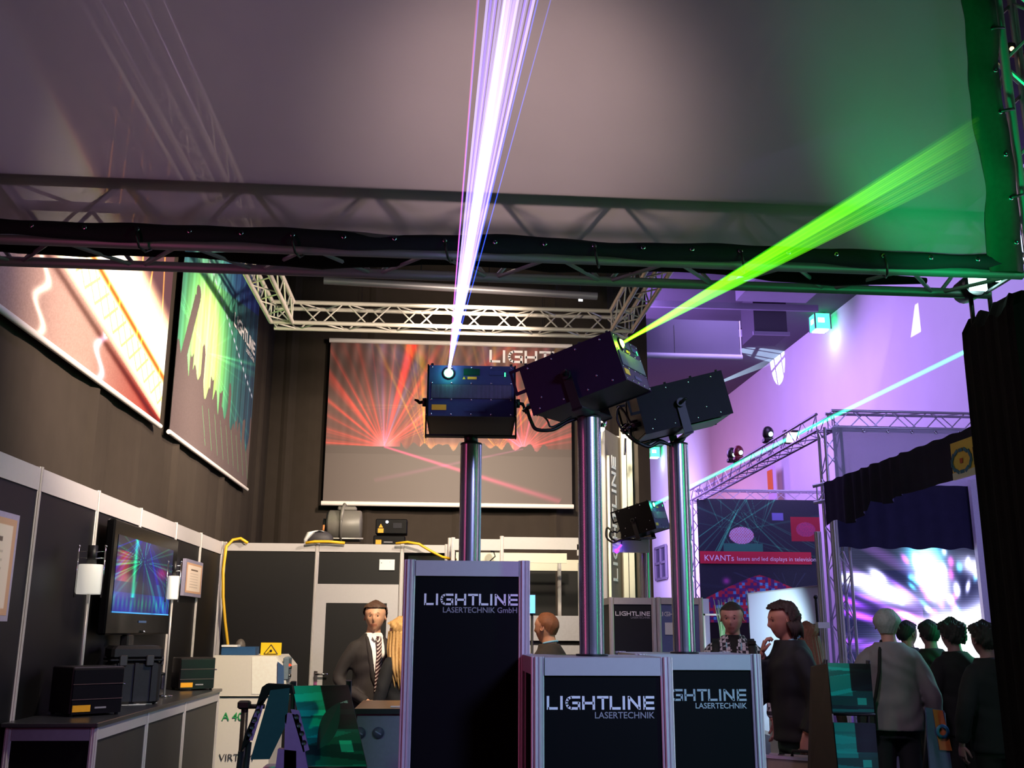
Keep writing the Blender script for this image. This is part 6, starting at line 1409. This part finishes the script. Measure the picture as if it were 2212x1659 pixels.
# man in a suit
clasp = (dict(e=(-.27, -.04, 1.15), w=(-.10, .20, 1.0), d=(1, .35, -.2), n=(0, -1, 0), curl=.5), dict(e=(.27, -.04, 1.15), w=(.10, .21, .98), d=(-1, .35, -.2), n=(0, -1, 0), curl=.5))
SUIT = M('suit_brown_black', '#241d1b', .8, var=.2, scale=60)
t, Mw, O, ln, HT = person('man in a dark suit with a striped tie, looking right before the cabin door', 806, 8.9, 1.83, (.42, -.9), SUIT, M('suit_trousers', '#1d1817', .8), sk='#d09a78', hair='#4a3020', arms=clasp, hy=-28, shirt=M('shirt_white', '#eee8e0', .7), vneck=1.06, vox=.007)
O('tie', G().loft([((0, .113, 1.50), .020, .010), ((0, .130, 1.47), .022, .012), ((0, .140, 1.36), .022, .006), ((0, .142, 1.20), .030, .006), ((0, .140, 1.07), .034, .006), ((0, .138, 1.03), .012, .005)], 12), stripe_mat('tie_stripes', '#3a1416', '#d9c8c0', 22))
for s_ in (-1, 1): O('shirt_collar', G().prism([(0, 0), (.036*s_, .018), (.048*s_, -.004), (.026*s_, -.036)], (0, .090, 1.500), (1, 0, 0), (0, -.25, 1), .005), M('shirt_white', '#eee8e0', .7))
# blonde woman
person('woman with long blonde hair in a black jacket, mostly hidden by the tallest plinth', 868, 8.5, 1.68, (-.75, .66), BLKC, BLKC, sk='#d8a184', hair='#b98f56', style='long', vox=.010, skirt=True)
# bald man
t, Mw, O, ln, HT = person('man with thinning ginger hair seen from behind, pale blue neck strap', 1186, 8.3, 1.74, (-.80, .60), M('jacket_olive_brown', '#3a2f26', .85, var=.2, scale=30), BLKC, sk='#c98a68', hair='#7a4526', style='thinning', vox=.009, shirt=None, bulk=.01)
O('neck_strap', G().path([ln((.072*cos(a0), .066*sin(a0)-.004, 1.535+.03*sin(a0)*-.5)) for a0 in np.linspace(-pi*1.1, pi*.1, 18)]+[ln((.09, .10, 1.38)), ln((.02, .145, 1.15))], .008, 6), M('strap_pale_blue', '#8fc3d8', .6))
# crew-cut man with a backpack
t, Mw, O, ln, HT = person('crew-cut young man in a checked shirt with backpack straps, looking down left', 1584, 8.1, 1.83, (-.22, -.97), checker_mat('checked_shirt', '#17141a', '#d8cfd8', '#5a5068', 34), M('jeans_dark', '#1b1e2e', .8), sk='#c08a80', hair='#2a1c1a', style='crew', hy=-12, hp=-8, shirt=M('tee_black', '#101012', .8), vneck=1.33, jacket=False, vox=.007, bulk=.006)
for s_ in (-1, 1):
    O('backpack_strap', G().loft([(ln((s_*.12, -.13, 1.30)), .028, .010), (ln((s_*.125, -.08, 1.46)), .030, .012), (ln((s_*.13, .0, 1.50)), .030, .014), (ln((s_*.135, .09, 1.45)), .030, .012), (ln((s_*.14, .140, 1.34)), .028, .010), (ln((s_*.15, .145, 1.22)), .024, .010), (ln((s_*.19, .02, 1.08)), .020, .010)], 10), M('strap_black_nylon', '#0f0e10', .7))
    O('neck_strap', G().path([ln((s_*.055, .02, 1.53)), ln((s_*.055, .10, 1.44)), ln((s_*.02, .135, 1.26)), ln((0, .14, 1.16))], .006, 6), M('strap_pale_blue', '#8fc3d8', .6))
O('backpack', G().loft([(ln((0, -.24, 1.02)), .13, .08), (ln((0, -.25, 1.15)), .16, .11), (ln((0, -.24, 1.38)), .15, .10), (ln((0, -.22, 1.50)), .10, .06)], 18), M('backpack_black', '#121114', .75))
O('strap_buckle', G().bev(ln((-.135, .10, 1.47)), (.06, .02, .03), .004), RUB)
# thinking man with a briefcase: faces left, left hand hangs towards the viewer, right hand at the chin
arm2 = (dict(e=(-.235, -.05, 1.13), w=(-.23, .05, .92), d=(0, .1, -1), n=(1, 0, 0), curl=.9), dict(e=(.17, .17, 1.14), w=(.045, .185, 1.425), d=(-.12, -.22, 1), n=(-.3, -.9, 0), curl=.85))
t, Mw, O, ln, HT = person('long-haired man in a dark jacket with his hand on his chin', 1712, 7.1, 1.80, (-1, -.10), M('jacket_midnight', '#0b0b13', .75, var=.25, scale=20), M('trousers_dark_green', '#16332c', .85, var=.2), sk='#b57a68', hair='#33201c', style='receding', arms=arm2, lean=.05, hp=-6, vox=.007, bulk=.022, hem_z=.86)
O('neck_strap', G().path([ln((.080*cos(a0), .074*sin(a0)-.004, 1.53-.022*sin(a0))) for a0 in np.linspace(-pi*1.15, pi*.15, 20)], .008, 6), M('strap_pale_blue', '#8fc3d8', .6))
hw_ = Mw @ Vector((-.235, .07, .825))
Mc = Matrix.Translation(hw_+Vector((-.05, -.075, -.195))) @ Matrix.Rotation(R(-36), 4, 'Z')
t = thing('briefcase', 'aluminium framed tan briefcase held by the man with his hand on his chin', 'briefcase', Mw=Mc)
O = lambda n, g, m: obj(n, g, m, t, local=True)
O('shell', G().bev((0, 0, 0), (.44, .12, .32), .012), M('briefcase_tan', '#a08c74', .5, .1, var=.1))
Al = M('case_edge_aluminium', '#d8d8dc', .3, .6)
for sx in (-1, 1):
    for sy in (-1, 1): O('corner_edge', G().bx(sx*.222-.01, sx*.222+.01, sy*.060-.008, sy*.060+.008, -.165, .165), Al)
for sy in (-1, 1):
    for sz in (-1, 1): O('rim_edge', G().bx(-.225, .225, sy*.060-.008, sy*.060+.008, sz*.160-.01, sz*.160+.01), Al)
O('end_plate', G().bx(.218, .227, -.055, .055, -.155, .155), Al)
for sx in (-.13, .13): O('latch', G().bev((sx, 0, .168), (.04, .03, .018), .004), CHR)
O('carry_handle', G().path([(-.06, 0, .165), (-.055, 0, .200), (.055, 0, .200), (.06, 0, .165)], .011), RUB)
# woman behind him
person('woman with long reddish brown hair behind the man with the briefcase', 1742, 8.3, 1.66, (.75, .66), M('top_brown', '#3a2724', .8), M('trousers_black_brown', '#1a1416', .8), sk='#c08a78', hair='#6e3d34', style='long', vox=.012)
# grey-haired man
armg = (dict(e=(-.28, -.05, 1.15), w=(-.20, .10, .98), d=(.5, .6, -.5), n=(0, -.3, -1), curl=.6), dict(e=(.28, .0, 1.12), w=(.30, .08, .88), d=(.05, .15, -1), n=(-1, 0, 0), curl=.6))
t, Mw, O, ln, HT = person('grey-haired man in a pale jacket seen from behind, watching the screen', 1921, 8.0, 1.775, (.30, .95), M('jacket_beige_grey', '#777079', .8, var=.08, scale=20), M('trousers_night_blue', '#11131f', .85), sk='#b07c78', hair='#8f9296', style='cap_grey', arms=armg, hy=-12, vox=.009, bulk=.035, hem_z=.86)
O('bag_strap', G().path([ln((-.06, -.02, 1.535)), ln((-.09, -.14, 1.46)), ln((-.11, -.175, 1.30)), ln((-.15, -.175, 1.12)), ln((-.19, -.15, 1.0))], .013, 6), BLKC)
O('shoulder_bag', G().bev(ln((-.225, -.14, .98)), (.14, .10, .24), .02), M('bag_black', '#101014', .6))
# dark figures watching the screen
person('dark-haired man in black with a pale collar beside the grey-haired man', 1962, 9.6, 1.70, (.45, .89), NAVY, BLKC, sk='#a8706c', hair='#1b1620', style='short', vox=.012, hy=-40, bulk=.02)
person('dark silhouetted visitor with short hair before the brightest part of the screen', 2012, 9.0, 1.70, (.1, 1), BLKC, BLKC, sk='#8a6068', hair='#15121a', style='short', vox=.014, bulk=.02)
person('dark silhouetted visitor with curly hair in the middle of the group', 2062, 8.2, 1.69, (-.1, 1), BLKC, BLKC, sk='#8a6068', hair='#1d1218', style='curly', vox=.014, bulk=.02)
t, Mw, O, ln, HT = person('dark visitor with a pale collar standing nearest to the black pillar', 2132, 7.2, 1.66, (-.2, 1), NAVY, BLKC, sk='#8a6068', hair='#1b1216', style='curly', vox=.014, bulk=.02)
O('pale_collar', G().path([ln((.075*cos(a0), .070*sin(a0)-.005, 1.515)) for a0 in np.linspace(-pi*1.2, pi*.2, 16)], .010, 6), M('collar_pale', '#b8bcd8', .7))

# ================================================================ groups of like things
GROUPS = {'laser_projector': 'laser projectors on the masts', 'laser_mast': 'fluted masts carrying the laser projectors', 'display_plinth': 'black lettered display plinths', 'laser_beam': 'laser beams in the air',
 'box_truss': 'trusses of the booth rig', 'stand_truss': 'trusses of the neighbouring stand', 'tower_truss': 'upright trusses', 'banner': 'hanging printed banners and screens', 'cable': 'cables behind the laser projectors',
 'person': 'visitors and staff at the fair', 'moving_light': 'moving lights on the stand truss', 'rack_laser': 'dark rack lasers on the counter', 'cylinder_lamp': 'cylinder lamps on the counter', 'laser_unit': 'stacked laser units on the cabin roof',
 'yellow_hose': 'yellow hoses along the cabin', 'exit_sign': 'green exit lanterns', 'brochure_rack': 'brochure racks', 'partition_frame': 'open cabin frames', 'partition_wall': 'black panelled partitions', 'white_wall': 'white walls of the stand', 'drape': 'dark drapes',
 'spot_lamp': 'bright lamps at the top of the black pillar', 'clip_spotlight': 'spotlights on the sign tower', 'side_post': 'pale posts at the corner upright', 'picture_frame': 'frames on the left partition', 'potted_grass': 'potted grasses', 'box': ''}
for o in list(bpy.data.objects):
    k = o.name.split('.')[0]
    if o.get('category') and GROUPS.get(k): o['group'] = GROUPS[k]
